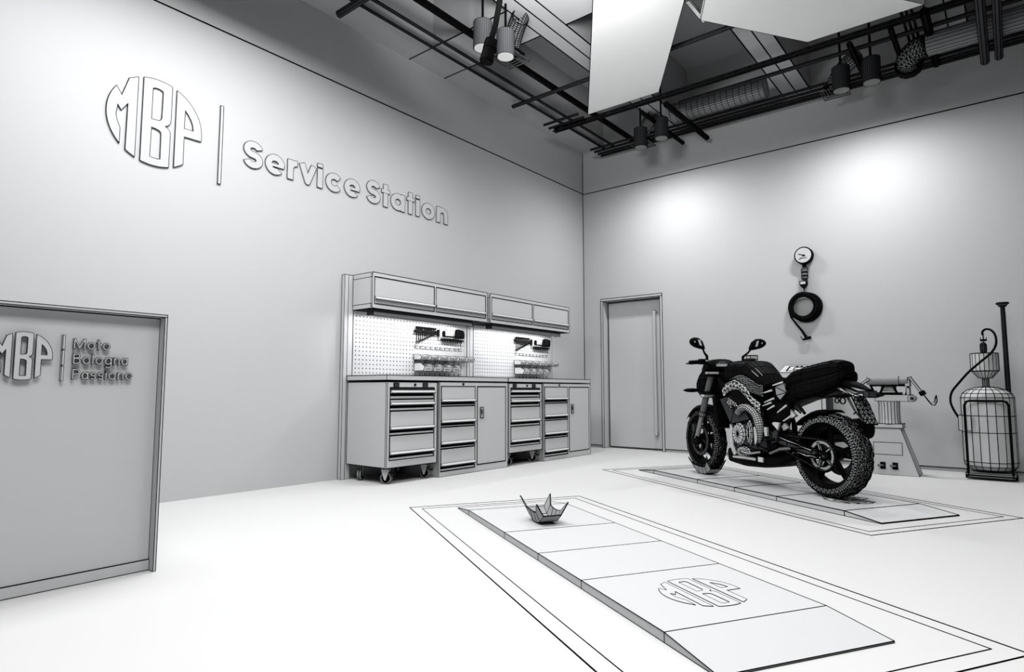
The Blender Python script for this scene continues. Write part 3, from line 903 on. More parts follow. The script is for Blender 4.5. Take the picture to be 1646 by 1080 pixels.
def smooth_pts(P, n=4):
    out = []
    P = [Vector(p) for p in P]
    for i in range(len(P) - 1):
        p0, p1, p2, p3 = P[max(i - 1, 0)], P[i], P[i + 1], P[min(i + 2, len(P) - 1)]
        for k in range(n):
            t = k / n
            out.append(0.5 * ((2 * p1) + (p2 - p0) * t + (2 * p0 - 5 * p1 + 4 * p2 - p3) * t * t + (3 * p1 - p0 - 3 * p2 + p3) * t ** 3))
    out.append(P[-1])
    return out
MB().tube(smooth_pts(hp), .0105, 8).build('hose', 'black', tk)
MB().box(-.235, -.19, -.06, .02, .45, .60).build('side_box', 'clay', tk, wr=.003)
MB().box(-.165, -.125, -.235, -.2, .46, .60).build('side_box', 'clay', tk, wr=.003)
MB().tube([(-.17, -.235, .03), (-.17, -.235, .70), (-.155, -.235, .735), (-.13, -.235, .745), (.12, -.235, .745), (.15, -.235, .735), (.165, -.235, .70), (.165, -.235, .03)], .012, 8).build('push_frame', 'black', tk)
tr = MB().box(-.19, .19, -.245, .16, .045, .06).tube([(-.18, -.235, .03), (.18, -.235, .03)], .012, 6)
tr.build('trolley_base', 'grey', tk, wr=.003)
for xx, yy in ((-.15, .12), (.15, .12), (0, -.2), (-.19, -.1), (.19, -.1)):
    MB().lathe([(.026, -.01), (.026, .01)], (xx, yy, .026), 'x', 12).build('wheel', 'black' if yy > -.19 else 'dgrey', tk)
MB().tube([(.165, .08, .08), (.168, .06, .85), (.168, .05, 1.67)], [.02, .02, .017], 8).lathe([(.03, 1.665), (.052, 1.69), (.05, 1.70)], (.168, .05, 0), 'z', 12).build('pole', 'dgrey', tk, wr=.0035, ang=30)

# ------------------------------------------------------------------ ceiling panels
ZP = 4.38
def slab(name, label, pts):
    mb = MB().prism(pts, ZP, ZP + .05, 'z')
    return tag(mb.build(name, 'panel', wr=.003), label, 'ceiling panel', 'pale hanging ceiling panels')
d1 = Vector((.546, -.838)); 
a = Vector((.98, -1.41)); b = Vector((1.96, -1.40))
slab('ceiling_baffle', 'long pale ceiling panel hanging left of the other, above the workshop middle', [tuple(a), tuple(b), tuple(b + d1 * 6.4), tuple(a + d1 * 6.4)])
slab('ceiling_baffle', 'broad pale ceiling panel hanging at the right, above the motorcycle', [(2.91, -2.48), (3.61, -1.43), (4.61, -1.42), (3.33, -3.34 + .1)])
tag(MB().box(2.86, 2.90, -2.72, -2.30, 4.46, 4.49).build('strip_lamp', 'panel', wr=.003), 'short white strip lamp between the two ceiling panels', 'lamp')

# ------------------------------------------------------------------ pipes under the ceiling
def pipe(label, p0, p1, r, group, n=8, m='dgrey', wr=.003, name='ceiling_pipe'):
    return tag(MB().tube([p0, p1], r, n).build(name, m, wr=wr, ang=20), label, 'pipe', group)
G = 'thin pipes running along the workbench wall under the ceiling'
pipe('thin dark ceiling pipe closest to the left wall, parallel to it', (.44, YB + 1, 4.6 - .12), (.44, -.08, 4.6 - .12), .014, G)
pipe('thin dark ceiling pipe parallel to the left wall, second one out from it', (.60, YB + 1, 4.6 - .12), (.60, -.08, 4.6 - .12), .016, G)
pipe('thick black ceiling tray parallel to the left wall, above the lamps', (.92, YB + 1, 4.49), (.92, -.08, 4.49), .036, None, 4, 'black', 0, 'cable_tray')
for k, (y, z, r, x0, lb) in enumerate([(-4.76, 4.33, .034, .36, 'stout dark ceiling pipe crossing toward the left wall at the top left'),
                                       (-2.06, 4.46, .022, .26, 'dark ceiling pipe crossing behind the left ceiling panel'),
                                       (-1.60, 4.33, .014, .42, 'thin dark cross pipe just before the truss at the end of the panels'),
                                       (-1.47, 4.33, .014, .41, 'thin dark cross pipe touching the truss at the end of the panels')]):
    pipe(lb, (x0, y, z), (.95 if k > 1 else XR, y, z), r, None)
t = thing('lighting_truss', 'long dark truss bar along the cut ends of the two ceiling panels', 'truss', (.4, -1.36, 4.33))
mb = MB()
for dy, dz_ in ((0, 0), (.05, .0), (.025, .04)): mb.tube([(0, dy, dz_), (XR - .4, dy, dz_)], .010, 6)
mb.build('rail', 'dgrey', t, wr=.003, ang=30)
mb = MB()
for i in range(46): mb.tube([(i * .15, 0, 0), (i * .15 + .075, .025, .04)], .006, 4).tube([(i * .15 + .075, .05, 0), (i * .15 + .15, .025, .04)], .006, 4)
mb.build('lacing', 'black', t)
for k, (y, lb) in enumerate([(-.42, 'farthest out from'), (-.31, 'second one out from'), (-.21, 'third one out from'), (-.12, 'closest to')]):
    pipe('thin pipe along the top of the back wall, %s' % ('farthest of four from it', 'third of four from it', 'second of four from it', 'closest of four to it')[k],
         (.41, y, 4.36), (XR, y, 4.36), .015, 'four thin pipes along the top of the back wall')
pipe('long dark pipe along the ceiling between truss and back wall', (2.05, -1.02, 4.36), (XR, -1.02, 4.36), .02, None)
pipe('long dark pipe just behind the truss', (2.0, -1.22, 4.42), (XR, -1.22, 4.42), .018, None)
for k, (x, z, r, yy, lb) in enumerate([(1.73, 4.2, .026, -.19, 'dark ceiling bar ending above the back wall behind the corner lamps'),
                                       (2.05, 4.2, .034, -.15, 'dark ceiling bar ending above the back wall left of the ribbed duct'),
                                       (3.98, 4.24, .026, -.45, 'dark ceiling bar between the two lamps of the right pair'),
                                       (4.33, 4.27, .022, -.35, 'thin dark ceiling bar left of the smooth duct elbow'),
                                       (4.6, 4.33, .036, -.2, 'dark ceiling bar behind the smooth duct elbow'),
                                       (5.01, 4.12, .038, -.43, 'left one of two stout bars crossing the smooth duct'),
                                       (5.12, 4.12, .034, -.45, 'right one of two stout bars crossing the smooth duct')]):
    pipe(lb, (x, -1.4 if x < 4.9 else -3.2, z), (x, yy, z), r, None, 8, 'black' if k < 5 else 'dgrey', .003, 'ceiling_bar')
for x in (4.42, 4.46, 4.50):
    pipe('thin dark conduit in the trio above the smooth duct elbow', (x, -1.4, 4.40), (x, -.75, 4.40), .010, 'conduits above the smooth duct elbow', 6)
# ribbed spiral duct
prof = []
for i in range(64):
    prof.append((.118 if i % 8 else .124, i * 1.18 / 63))
tag(MB().lathe(prof[::4] + [prof[-1]], (1.76, -.56, 4.46), 'x', 28).build('ribbed_duct', 'grey', wr=.0032, mode='all'), 'ribbed round duct between two ceiling beams above the back wall', 'duct')
dt = thing('smooth_duct', 'smooth round duct with a wired elbow at the top right', 'duct', (4.56, -.85, 4.26))
MB().lathe([(.11, 0), (.11, XR - 4.56)], (0, 0, 0), 'x', 20).build('pipe', 'grey', dt, wr=.003, ang=5)
MB().tube(smooth_pts([(0, 0, 0), (-.08, .02, -.01), (-.15, .09, -.03), (-.17, .2, -.04)], 4), .11, 14).build('elbow', 'grey', dt, wr=.0045, mode='all', tri=True)
MB().tube([(-.17, .2, -.04), (-.17, .28, -.05)], .13, 12).build('mouth', 'mblack', dt)

# ------------------------------------------------------------------ ceiling lamps and air diffusers
def lamp(x, y, z, label, h=.25, r=.086, power=0, lens='dull', body='dgrey'):
    t = thing('cylinder_lamp', label, 'ceiling lamp', (x, y, z), 0, 'cylinder lamps under the ceiling')
    mb = MB().lathe([(r * .9, .012), (r, .0), (r, h * .5), (r, h), (r * .9, h + .005)], (0, 0, 0), 'z', 28)
    mb.build('housing', body, t, wr=.002, ang=8)
    MB().lathe([(r * .88, -.004), (r * .88, .011)], (0, 0, 0), 'z', 28).build('lens', lens, t, wr=0)
    top = (ZC if any(a_ < x < b_ for a_, b_ in ybeams) else ZT) - z
    MB().tube([(0, 0, h), (0, 0, top)], .012, 6).build('hanger', 'black', t)
    if power:
        l = bpy.data.lights.new('lamp_light', 'SPOT')
        l.energy = power; l.spot_size = PI; l.spot_blend = 1.0; l.shadow_soft_size = .012
        lo = bpy.data.objects.new('lamp_light', l); lo.location = (x, y, z - .008); COL.objects.link(lo)
    return t
def diffuser(x, y, z, label):
    t = thing('air_diffuser', label, 'air diffuser', (x, y, z), 0, 'square air diffusers beside the ceiling lamps')
    mb = MB()
    for k in range(5):
        s0 = .135 - .025 * k; zz = .012 * k
        for (xa, xb, ya, yb) in ((-s0, s0, -s0, -s0 + .008), (-s0, s0, s0 - .008, s0), (-s0, -s0 + .008, -s0, s0), (s0 - .008, s0, -s0, s0)):
            mb.box(xa, xb, ya, yb, zz, zz + .008)
    mb.build('grille', 'grey', t, wr=.002)
    MB().box(-.10, .10, -.10, .10, .062, .08).build('box', 'mblack', t)
    MB().tube(smooth_pts([(0, 0, .05), (.02, -.02, .12), (.08, -.06, .2), (.17, -.12, .25), (.26, -.18, .27)], 4), [.085] * 17, 16, cap=False).build('flexible_duct', 'grey', t, wr=.0042, mode='all', tri=False)
    return t
lamp(1.40, -3.92, 4.0, 'cylinder ceiling lamp half hidden behind the hanging hose nozzle', power=78, lens='lens', body='mid')
lamp(1.47, -3.67, 4.0, 'cylinder ceiling lamp just right of the hanging hose nozzle', power=78, lens='lens', body='mid')
lamp(1.44, -.86, 4.0, 'cylinder ceiling lamp, left one of the pair near the room corner', power=138)
lamp(1.78, -.97, 4.0, 'cylinder ceiling lamp, right one of the pair near the room corner', power=138)
lamp(3.81, -.93, 4.0, 'cylinder ceiling lamp, left one of the pair at the upper right', power=150)
lamp(4.09, -.93, 4.0, 'cylinder ceiling lamp, right one of the pair at the upper right', power=150)
diffuser(1.25, -3.31, 4.2, 'square louvred air diffuser with netted duct behind the upper middle lamps')
diffuser(1.27, -.47, 4.2, 'square louvred air diffuser behind the lamps near the room corner')
diffuser(3.66, -.45, 4.2, 'square louvred air diffuser behind the lamps at the upper right')
# exhaust hose hanging in front
hs = thing('hanging_nozzle', 'dark hose with a ribbed cylinder nozzle hanging down at the top middle', 'hose', (1.25, -3.70, 4.01))
hs.location = (1.885, -4.418, 3.485)
MB().lathe([(.05, 0), (.055, .01), (.05, .11), (.052, .115), (.048, .19), (.03, .2)], (0, 0, 0), 'z', 16).xf(Matrix.Rotation(.22, 4, Vector((-.626, .775, 0))) @ Matrix.Identity(4)).build('nozzle', 'black', hs, wr=.0022, ang=10)
MB().tube([(.02, .03, .18), (.05, .05, .30), (.09, .06, .50), (.12, .07, .9)], .024, 10).build('hose', 'black', hs, wr=0)
#MOTO
# ------------------------------------------------------------------ motorcycle (x forward, y left, z up from the deck)
BK = O2 + U * 2.145 + V * .355
MT = thing('motorcycle', 'black naked motorcycle parked on the farther lift plate, front wheel in the chock', 'motorcycle', (BK.x, BK.y, .046), RA + PI)
def bk(mb, name, m='black', parent=None, **k): return mb.build(name, m, parent or MT, **k)
def wheel(name, x, z, R, tw, rim, yaw=0.0, nsp=5, tread=14):
    T = Matrix.Translation((x, 0, z)) @ Matrix.Rotation(yaw, 4, 'Z')
    rm = MB().ring([(rim, -tw * .40), (rim + .018, -tw * .42), (rim + .018, -tw * .36), (rim - .012, -tw * .28), (rim - .016, 0), (rim - .012, tw * .28), (rim + .018, tw * .36), (rim + .018, tw * .42), (rim, tw * .40), (rim - .022, tw * .26), (rim - .026, -tw * .26)], (0, 0, 0), 'y', 44)
    for k in range(nsp):
        a = 2 * PI * k / nsp + .3
        for s in (-1, 1):
            a1, a2 = a + s * .10, a + s * .22
            rm.tube([(math.cos(a1) * .035, .0, math.sin(a1) * .035), (math.cos(a + s * .06) * rim * .5, s * .0, math.sin(a + s * .06) * rim * .5), (math.cos(a + s * .05) * (rim - .015), 0, math.sin(a + s * .05) * (rim - .015))], [.024, .017, .016], 6)
    rm.lathe([(.045, -tw * .42), (.052, -tw * .2), (.052, tw * .2), (.045, tw * .42)], (0, 0, 0), 'y', 16)
    w0 = bk(rm.xf(T), name, 'black')
    # tyre: rounded crown, netted with tread
    prof = []
    n = tread
    for i in range(n + 1):
        a = -1 + 2 * i / n
        prof.append((rim + .012 + (R - rim - .012) * (1 - abs(a) ** 2.6) ** .55, a * tw * .5 * (1 - .10 * (abs(a) ** 8))))
    prof = [(rim + .008, -tw * .40)] + prof[0:] + [(rim + .008, tw * .40), (rim + .004, 0)]
    ty = MB().ring(prof, (0, 0, 0), 'y', 84)
    ty.v = [(px_ + random.uniform(-.006, .006), py_ + random.uniform(-.004, .004), pz_ + random.uniform(-.006, .006)) if math.hypot(px_, pz_) > R * .93 else (px_, py_, pz_) for px_, py_, pz_ in ty.v]
    bk(ty.xf(T), 'tyre', 'grey', w0, wr=.0030 if tw > .15 else .0036, mode='all', tri=True)
    return w0, T
rw, TR = wheel('rear_wheel', 0, .31, .315, .19, .235)
fw, TF = wheel('front_wheel', 1.49, .318, .308, .125, .228, yaw=-.12)
# brake discs, sprocket, chain
for s in (-1, 1):
    dm = MB().ring([(.155, s * .062 - .003), (.155, s * .062 + .003), (.118, s * .062 + .003), (.118, s * .062 - .003)], (0, 0, 0), 'y', 30)
    for k in range(6):
        a = 2 * PI * k / 6
        dm.tube([(math.cos(a) * .05, s * .058, math.sin(a) * .05), (math.cos(a + .3) * .12, s * .062, math.sin(a + .3) * .12)], .008, 4)
    bk(dm.xf(TF), 'brake_disc', 'dgrey', fw, wr=.0022)
    bk(MB().loft([(s * .075 - .022, .06, .11, .03, .045, 4), (s * .075 + .022, .06, .11, .03, .045, 4)], 10, 'y').xf(TF), 'brake_caliper', 'dgrey', fw, wr=.003)
sp = MB().ring([(.118, .098), (.118, .104), (.085, .104), (.085, .098)], (0, 0, .31), 'y', 30)
for k in range(5):
    a = 2 * PI * k / 5
    sp.tube([(math.cos(a) * .03, .1, .31 + math.sin(a) * .03), (math.cos(a) * .1, .1, .31 + math.sin(a) * .1)], .012, 4)
for k in range(30):
    a = 2 * PI * k / 30
    sp.box(math.cos(a) * .12 - .005, math.cos(a) * .12 + .005, .098, .104, .31 + math.sin(a) * .12 - .005, .31 + math.sin(a) * .12 + .005)
bk(sp, 'sprocket', 'steel', wr=.0038)
ch = MB()
tp = [(0 + .118 * math.cos(a), .1, .31 + .118 * math.sin(a)) for a in [PI * 1.42 - i * PI * .92 / 10 for i in range(11)]]
pth = [(.53, .1, .365)] + [(0.53 - .53 * i / 12, .1, .365 - (.365 - .192) * i / 12) for i in range(1, 12)] + tp + [(.53 * i / 12, .1, .428 + .012 * i / 12) for i in range(1, 13)]
ch.tube(pth, .009, 5)
bk(ch, 'chain', 'dgrey', wr=.003, mode='all')
bk(MB().ring([(.155, -.082), (.155, -.076), (.11, -.076), (.11, -.082)], (0, 0, .31), 'y', 26), 'rear_brake_disc', 'dgrey', wr=.003)
# swingarm
sw = MB()
for s in (-1, 1):
    sw.loft([(-.06, s * .125, .31, .014, .028, 4), (.06, s * .13, .325, .016, .036, 4), (.3, s * .125, .375, .018, .042, 4), (.52, s * .09, .42, .03, .05, 4)], 8)
sw.box(.40, .56, -.1, .1, .385, .455).tube([(0, -.15, .31), (0, .15, .31)], .018, 8)
bk(sw, 'swingarm', 'dgrey', wr=.0045, mode='all', tri=True)
# light wire strips on the arm
bk(MB().loft([(.05, .148, .345, .004, .011, 3), (.3, .146, .402, .004, .012, 3), (.48, .125, .45, .004, .011, 3)], 6).loft([(-.03, .146, .30, .004, .014, 3), (.1, .149, .30, .004, .012, 3), (.28, .146, .345, .004, .006, 3)], 6), 'chain_guard', 'clay', wr=.0032, mode='all', tri=True)
bk(MB().prism([(.30, .50), (.40, .58), (.43, .57), (.36, .47)], .10, .115).prism([(.22, .60), (.29, .655), (.33, .62), (.27, .575)], .10, .115), 'shock_linkage', 'clay', wr=.003)
bk(MB().tube([(.48, 0, .42), (.38, 0, .68)], [.03, .026], 10), 'rear_shock', 'dgrey', wr=.004, mode='all')
# rear hugger mudguard
g_ = []
for i in range(7):
    a = math.radians(38 + i * 10)
    g_.append([(math.cos(a) * .345, y, .31 + math.sin(a) * (.345 if abs(y) < .09 else .325)) for y in (-.10, -.06, 0, .06, .10)])
bk(MB().sheet(g_, .006), 'rear_mudguard', 'black', wr=0)
# engine
MS = Matrix.Translation((-.05, 0, 0))
def mk(mb, name, m='black', parent=None, **k): return bk(mb.xf(MS), name, m, parent, **k)
eng = MB().loft([(.56, 0, .36, .10, .10, 5), (.62, 0, .42, .15, .16, 5), (.80, 0, .42, .16, .18, 5), (.95, 0, .41, .14, .17, 5), (1.0, 0, .40, .10, .12, 5)], 16)
eng.add([(.68, -.17, .55), (.92, -.17, .50), (1.06, -.17, .72), (.82, -.17, .78), (.68, .17, .55), (.92, .17, .50), (1.06, .17, .72), (.82, .17, .78)],
        [(0, 1, 2, 3), (7, 6, 5, 4), (0, 4, 5, 1), (1, 5, 6, 2), (2, 6, 7, 3), (3, 7, 4, 0)])
bk(eng, 'engine_block', 'dgrey', wr=.0045, mode='all', tri=True)
def fan_disc(cx, cz, r, rz_, y, n, tilt=0):
    mb = MB()
    vs_ = [(cx + r * math.cos(2 * PI * k / n), y, cz + rz_ * math.sin(2 * PI * k / n)) for k in range(n)]
    vi = [(cx + r * math.cos(2 * PI * k / n) * .85, y + .018, cz + rz_ * math.sin(2 * PI * k / n) * .85) for k in range(n)]
    c = [(cx, y + .02, cz)]
    fs = [(k, (k + 1) % n, (k + 1) % n + n, k + n) for k in range(n)] + [(k + n, (k + 1) % n + n, 2 * n) for k in range(n)]
    return mb.add(vs_ + vi + c, fs)
mk(fan_disc(.875, .42, .080, .10, .16, 15), 'clutch_cover', 'clay', wr=.0032, mode='all')
mk(fan_disc(.84, .265, .085, .055, .145, 16), 'sump_cover', 'clay', wr=.0032, mode='all')
mk(fan_disc(.735, .44, .034, .11, .165, 12), 'alternator_cover', 'clay', wr=.0032, mode='all')
mk(MB().prism([(.625, .47), (.66, .50), (.69, .49), (.68, .33), (.65, .37)], .16, .172).prism([(.93, .55), (.99, .50), (.965, .44), (.91, .50)], .12, .135), 'side_casting', 'clay', wr=.003)
mk(MB().tube(smooth_pts([(1.0, .13, .50), (.99, .14, .40), (.985, .14, .30), (.96, .13, .23)], 4), .020, 10), 'water_pipe', 'clay', wr=.003, ang=80)
# net-covered intake arch over the engine
mk(MB().tube(smooth_pts([(.86, .185, .60), (.80, .19, .645), (.72, .195, .655), (.64, .195, .61), (.60, .195, .54), (.59, .19, .45), (.615, .18, .36)], 5), [.03] * 4 + [.036] * 18 + [.034, .03, .028, .026, .022, .02, .018, .016, .014], 12), 'coolant_hose', 'clay', wr=.0028, mode='all')
# radiator, frame
bk(MB().box(1.08, 1.12, -.17, .17, .46, .76).add([(1.14, -.19, .74), (1.10, -.19, .45), (1.06, -.19, .46), (1.10, -.19, .76), (1.14, .19, .74), (1.10, .19, .45), (1.06, .19, .46), (1.10, .19, .76)],
   [(0, 1, 2, 3), (7, 6, 5, 4), (0, 4, 5, 1), (1, 5, 6, 2), (2, 6, 7, 3), (3, 7, 4, 0)]), 'radiator', 'black', wr=0)
for s in (-1, 1):
    f_ = MB()
    pts = [(1.16, .05, .90, .03), (1.08, .13, .86, .045), (.92, .175, .80, .045), (.74, .19, .74, .045), (.60, .185, .66, .045), (.53, .16, .54, .05), (.50, .13, .42, .05)]
    vs_ = []
    for (x, y, z, h_) in pts:
        vs_ += [(x - .02, s * y, z - h_), (x + .02, s * y, z + h_), (x + .02, s * (y + .025), z + h_), (x - .02, s * (y + .025), z - h_)]
    fs = []
    for i in range(len(pts) - 1):
        for k in range(4): fs.append((i * 4 + k, i * 4 + (k + 1) % 4, (i + 1) * 4 + (k + 1) % 4, (i + 1) * 4 + k))
    f_.add(vs_, fs)
    bk(f_, 'frame_spar', 'black', wr=0)
    # curved light panel with scribbled net along the spar
    cp = []
    for i in range(13):
        t_ = i / 12
        x = 1.0 - .46 * t_; zc = .78 + .085 * math.sin(PI * min(1, t_ * 1.25 + .02)) - .135 * t_ ** 2
        cp.append([(x, s * .205, zc - .04), (x + .004, s * .22, zc - .012), (x + .006, s * .22, zc + .02), (x + .01, s * .205, zc + .04)])
    mb = MB().sheet(cp, .006); mb.jit(.005)
    mk(mb, 'side_cowl', 'clay', wr=.0034, mode='all', tri=True)
    cp = []
    for i in range(8):
        t_ = i / 7
        cp.append([(.96 - .13 * t_, s * .20, .74 - .06 * t_), (.98 - .13 * t_, s * .205, .69 - .05 * math.sin(PI * t_)), (.93 - .11 * t_, s * .20, .665 - .02 * t_)])
    mk(MB().sheet(cp, .006).jit(.004), 'air_scoop', 'clay', wr=.0034, mode='all', tri=True)
# belly pan
bk(MB().loft([(1.10, 0, .235, .06, .04, 3), (1.0, 0, .20, .14, .05, 3), (.8, 0, .185, .17, .05, 3), (.6, 0, .19, .16, .045, 3), (.42, 0, .225, .13, .05, 3), (.30, 0, .27, .08, .035, 3)], 14), 'belly_pan', 'black', wr=0)
bk(MB().loft([(.90, .175, .215, .004, .012, 3), (.75, .178, .222, .004, .016, 3), (.62, .172, .218, .004, .014, 3)], 6).box(.54, .60, .16, .17, .20, .245), 'belly_trim', 'clay', wr=.002)
# fuel tank
tk_ = [(1.10, 0, .92, .05, .05, 2.6), (1.04, 0, .94, .13, .10, 2.8), (.95, 0, .95, .175, .115, 3), (.84, 0, .945, .19, .12, 3), (.74, 0, .94, .19, .118, 3), (.68, 0, .905, .18, .105, 2.8), (.61, 0, .86, .155, .085, 2.6), (.55, 0, .81, .12, .05, 2.6)]
bk(MB().loft(tk_, 24), 'fuel_tank', 'black', wr=.002, mode='all')
for s in (-1, 1):
    cp = []
    for i in range(12):
        t_ = i / 11
        x = .93 - .36 * t_; w_ = .215 - .035 * t_ - .05 * (t_ - .35) ** 2
        zt = .885 + .065 * math.sin(PI * min(1, t_ * 1.15)) - .04 * t_; zb = .86 - .115 * t_
        cp.append([(x, s * w_, zb + (zt - zb) * k / 7) for k in range(8)])
    mk(MB().sheet(cp, .004).jit(.0025), 'knee_panel', 'grey' if True else 'clay', wr=.0026, mode='all', tri=True)
bk(MB().lathe([(.05, 0), (.05, .012), (.03, .018)], (.85, 0, 1.068), 'z', 16), 'fuel_cap', 'dgrey', wr=.003, ang=40)
# thin grey tubes standing in for highlights on top of the tank
for y, k_ in ((.10, 0), (.145, .02)):
    bk(MB().tube(smooth_pts([(.90, y, 1.045 - k_), (.78, y + .005, 1.035 - k_), (.68, y, .995 - k_), (.60, y - .01, .925 - k_ * .5)], 4), .004, 5), 'tank_highlight', 'grey', wr=0)
# seat and tail
bk(MB().loft([(.55, 0, .80, .08, .02, 3), (.46, 0, .80, .115, .03, 3), (.36, 0, .815, .135, .045, 3), (.31, 0, .85, .14, .065, 3), (.25, 0, .885, .14, .075, 3), (.14, 0, .91, .135, .08, 3), (.0, 0, .93, .13, .085, 3), (-.10, 0, .95, .11, .08, 3), (-.155, 0, .955, .09, .06, 3), (-.175, 0, .95, .06, .03, 3)], 18), 'seat', 'black', wr=.0026, mode='all')
bk(MB().loft([(.48, 0, .74, .10, .05, 3), (.34, 0, .77, .13, .07, 3), (.20, 0, .80, .145, .08, 3), (.03, 0, .83, .145, .085, 3), (-.09, 0, .865, .125, .07, 3), (-.17, 0, .90, .10, .05, 3), (-.195, 0, .915, .06, .02, 3)], 16), 'tail_cowl', 'black', wr=.0024, mode='all')
bk(MB().prism([(.39, .83), (.29, .86), (.27, .78), (.34, .72), (.38, .76)], .145, .158).jit(.002), 'side_panel', 'grey', wr=.0035, mode='all', tri=True)
bk(MB().loft([(.52, 0, .70, .11, .06, 3), (.40, 0, .70, .12, .06, 3), (.20, 0, .76, .12, .05, 3), (.04, 0, .79, .10, .045, 3)], 12).loft([(.55, .08, .60, .05, .09, 3), (.38, .10, .60, .05, .10, 3), (.28, .10, .66, .03, .06, 3)], 10), 'battery_box', 'black', wr=0)
# pale streaks added along the mid side
st = MB()
for (a_, b_) in (((.50, .70), (.40, .735)), ((.52, .67), (.43, .70)), ((.47, .64), (.40, .675)), ((.40, .84), (.30, .865)), ((.50, .78), (.42, .80)), ((.36, .62), (.27, .68)), ((.30, .555), (.22, .60))):
    st.tube([(a_[0], .172, a_[1]), (b_[0], .165, b_[1])], [.005, .009], 5)
bk(st, 'pale_streaks', 'clay', wr=0)
# tail fairing tip, plate bracket, lamp
bk(MB().loft([(-.05, 0, .865, .07, .03, 3), (-.16, 0, .86, .06, .028, 3), (-.27, 0, .83, .045, .018, 3), (-.35, 0, .80, .02, .008, 3)], 10), 'rear_fender', 'black', wr=0)
bk(MB().prism([(-.02, .845), (-.14, .825), (-.26, .775), (-.33, .78), (-.33, .755), (-.25, .755), (-.12, .805)], -.045, .045), 'fender_underside', 'clay', wr=.0038, tri=True, mode='all')
bk(MB().box(-.37, -.29, -.04, .04, .752, .795), 'tail_light', 'dgrey', wr=.003)
pl = []
for i in range(7):
    t_ = i / 6
    pl.append([(-.25 - .10 * t_, y * (1 - .35 * max(0, t_ - .6)), .76 - .20 * t_) for y in (-.065, -.022, .022, .065)])
bk(MB().sheet(pl, .006).jit(.003), 'licence_plate', 'grey', wr=.004, mode='all', tri=True)
bk(MB().tube([(-.18, .045, .77), (-.27, .05, .64), (-.34, .05, .57)], .006, 5).tube([(-.22, .075, .77), (-.29, .075, .645), (-.26, .06, .63)], .005, 5), 'plate_bracket', 'grey', wr=.002)
for s in (-1, 1):
    bk(MB().loft([(s * .06, -.24, .762, .014, .010, 2), (s * .12, -.24, .762, .024, .018, 2), (s * .20, -.24, .762, .024, .018, 2), (s * .27, -.24, .762, .006, .005, 2)], 10, 'y'), 'turn_signal', 'black', wr=0)
bk(MB().ring([(.026, .1 - .004), (.026, .1 + .004), (.019, .1 + .004), (.019, .1 - .004)], (-.24, 0.04, .725), 'y', 14).ring([(.02, .1 - .004), (.02, .1 + .004), (.014, .1 + .004), (.014, .1 - .004)], (-.19, .04, .725), 'y', 14), 'cable_loops', 'black', wr=0)
# exhaust can on the far side
bk(MB().loft([(.42, -.16, .35, .03, .03, 2.2), (.3, -.2, .42, .05, .055, 2.4), (.1, -.24, .48, .062, .085, 2.4), (-.06, -.25, .50, .064, .088, 2.4), (-.125, -.255, .51, .05, .07, 2.4)], 16), 'silencer', 'black', wr=.002, mode='all')
bk(MB().tube(smooth_pts([(1.02, -.06, .58), (1.10, -.07, .48), (1.08, -.08, .32), (.98, -.08, .24), (.7, -.1, .23), (.42, -.16, .35)], 4), .024, 10), 'exhaust_pipe', 'black', wr=0)
# steering: fork, bars, headlight, turned slightly to the right
ST = Matrix.Translation((1.47, 0, 0)) @ Matrix.Rotation(-.12, 4, 'Z') @ Matrix.Translation((-1.47, 0, 0))
SH = Matrix.Translation((-.05, 0, 0))
def stb(mb, name, m='black', parent=None, sh=True, **k): return bk(mb.xf(SH).xf(ST) if sh else mb.xf(ST), name, m, parent, **k)
ax, az, tx, tz = 1.49, .318, 1.175, .985
for s in (-1, 1):
    y = s * .105
    def fk(t_): return (ax + (tx - ax) * t_, y, az + (tz - az) * t_)
    fl = stb(MB().tube([fk(.42), fk(.94)], .029, 12), 'fork_leg', 'mid', wr=.0012, ang=20, sh=False)
    stb(MB().tube([fk(.36), fk(.42)], .035, 12), 'fork_seal', 'grey', fl, wr=.004, sh=False)
    stb(MB().tube([fk(0.02), fk(.36)], .022, 10), 'fork_slider', 'clay', fl, wr=.0035, sh=False)
    stb(MB().loft([(y - .02, ax + .0, az, .045, .05, 3), (y + .02, ax + .0, az, .045, .05, 3)], 10, 'y'), 'axle_clamp', 'black', fl, wr=0, sh=False)
stb(MB().box(1.19, 1.31, -.15, .15, .925, .95).box(1.24, 1.36, -.14, .14, .76, .79), 'triple_clamp', 'black', wr=0)
stb(MB().box(1.20, 1.26, .05, .16, .95, .975), 'clamp_top', 'clay', wr=.003)
stb(MB().prism([(1.30, .73), (1.37, .745), (1.36, .765), (1.29, .76)], .05, .15), 'clamp_trim', 'clay', wr=.003)
g_ = []
for i in range(11):
    a = math.radians(38 + i * 12)
    g_.append([(1.47 + math.cos(a) * rr, yy, .318 + math.sin(a) * rr) for yy, rr in ((-.075, .315), (-.05, .34), (0, .35), (.05, .34), (.075, .315))])
stb(MB().sheet(g_, .005), 'front_mudguard', 'black', wr=0, sh=False)
stb(MB().loft([(1.24, 0, .86, .08, .09, 3), (1.34, 0, .87, .125, .13, 2.6), (1.44, 0, .87, .125, .135, 2.4), (1.52, 0, .84, .10, .105, 2.2), (1.57, 0, .81, .06, .06, 2)], 18), 'headlight', 'black', wr=.003, mode='all')
stb(MB().loft([(1.17, 0, 1.02, .06, .03, 2.5), (1.22, 0, 1.04, .13, .055, 2.4), (1.32, 0, 1.03, .14, .065, 2.4), (1.42, 0, .99, .10, .06, 2.2), (1.47, 0, .95, .06, .03, 2)], 16), 'instrument_cowl', 'black', wr=0)
stb(MB().box(1.165, 1.17, -.02, .1, 1.02, 1.05).tube([(1.168, .09, 1.045), (1.168, .05, 1.065), (1.168, .0, 1.06)], .006, 4), 'dial', 'clay', wr=.002)
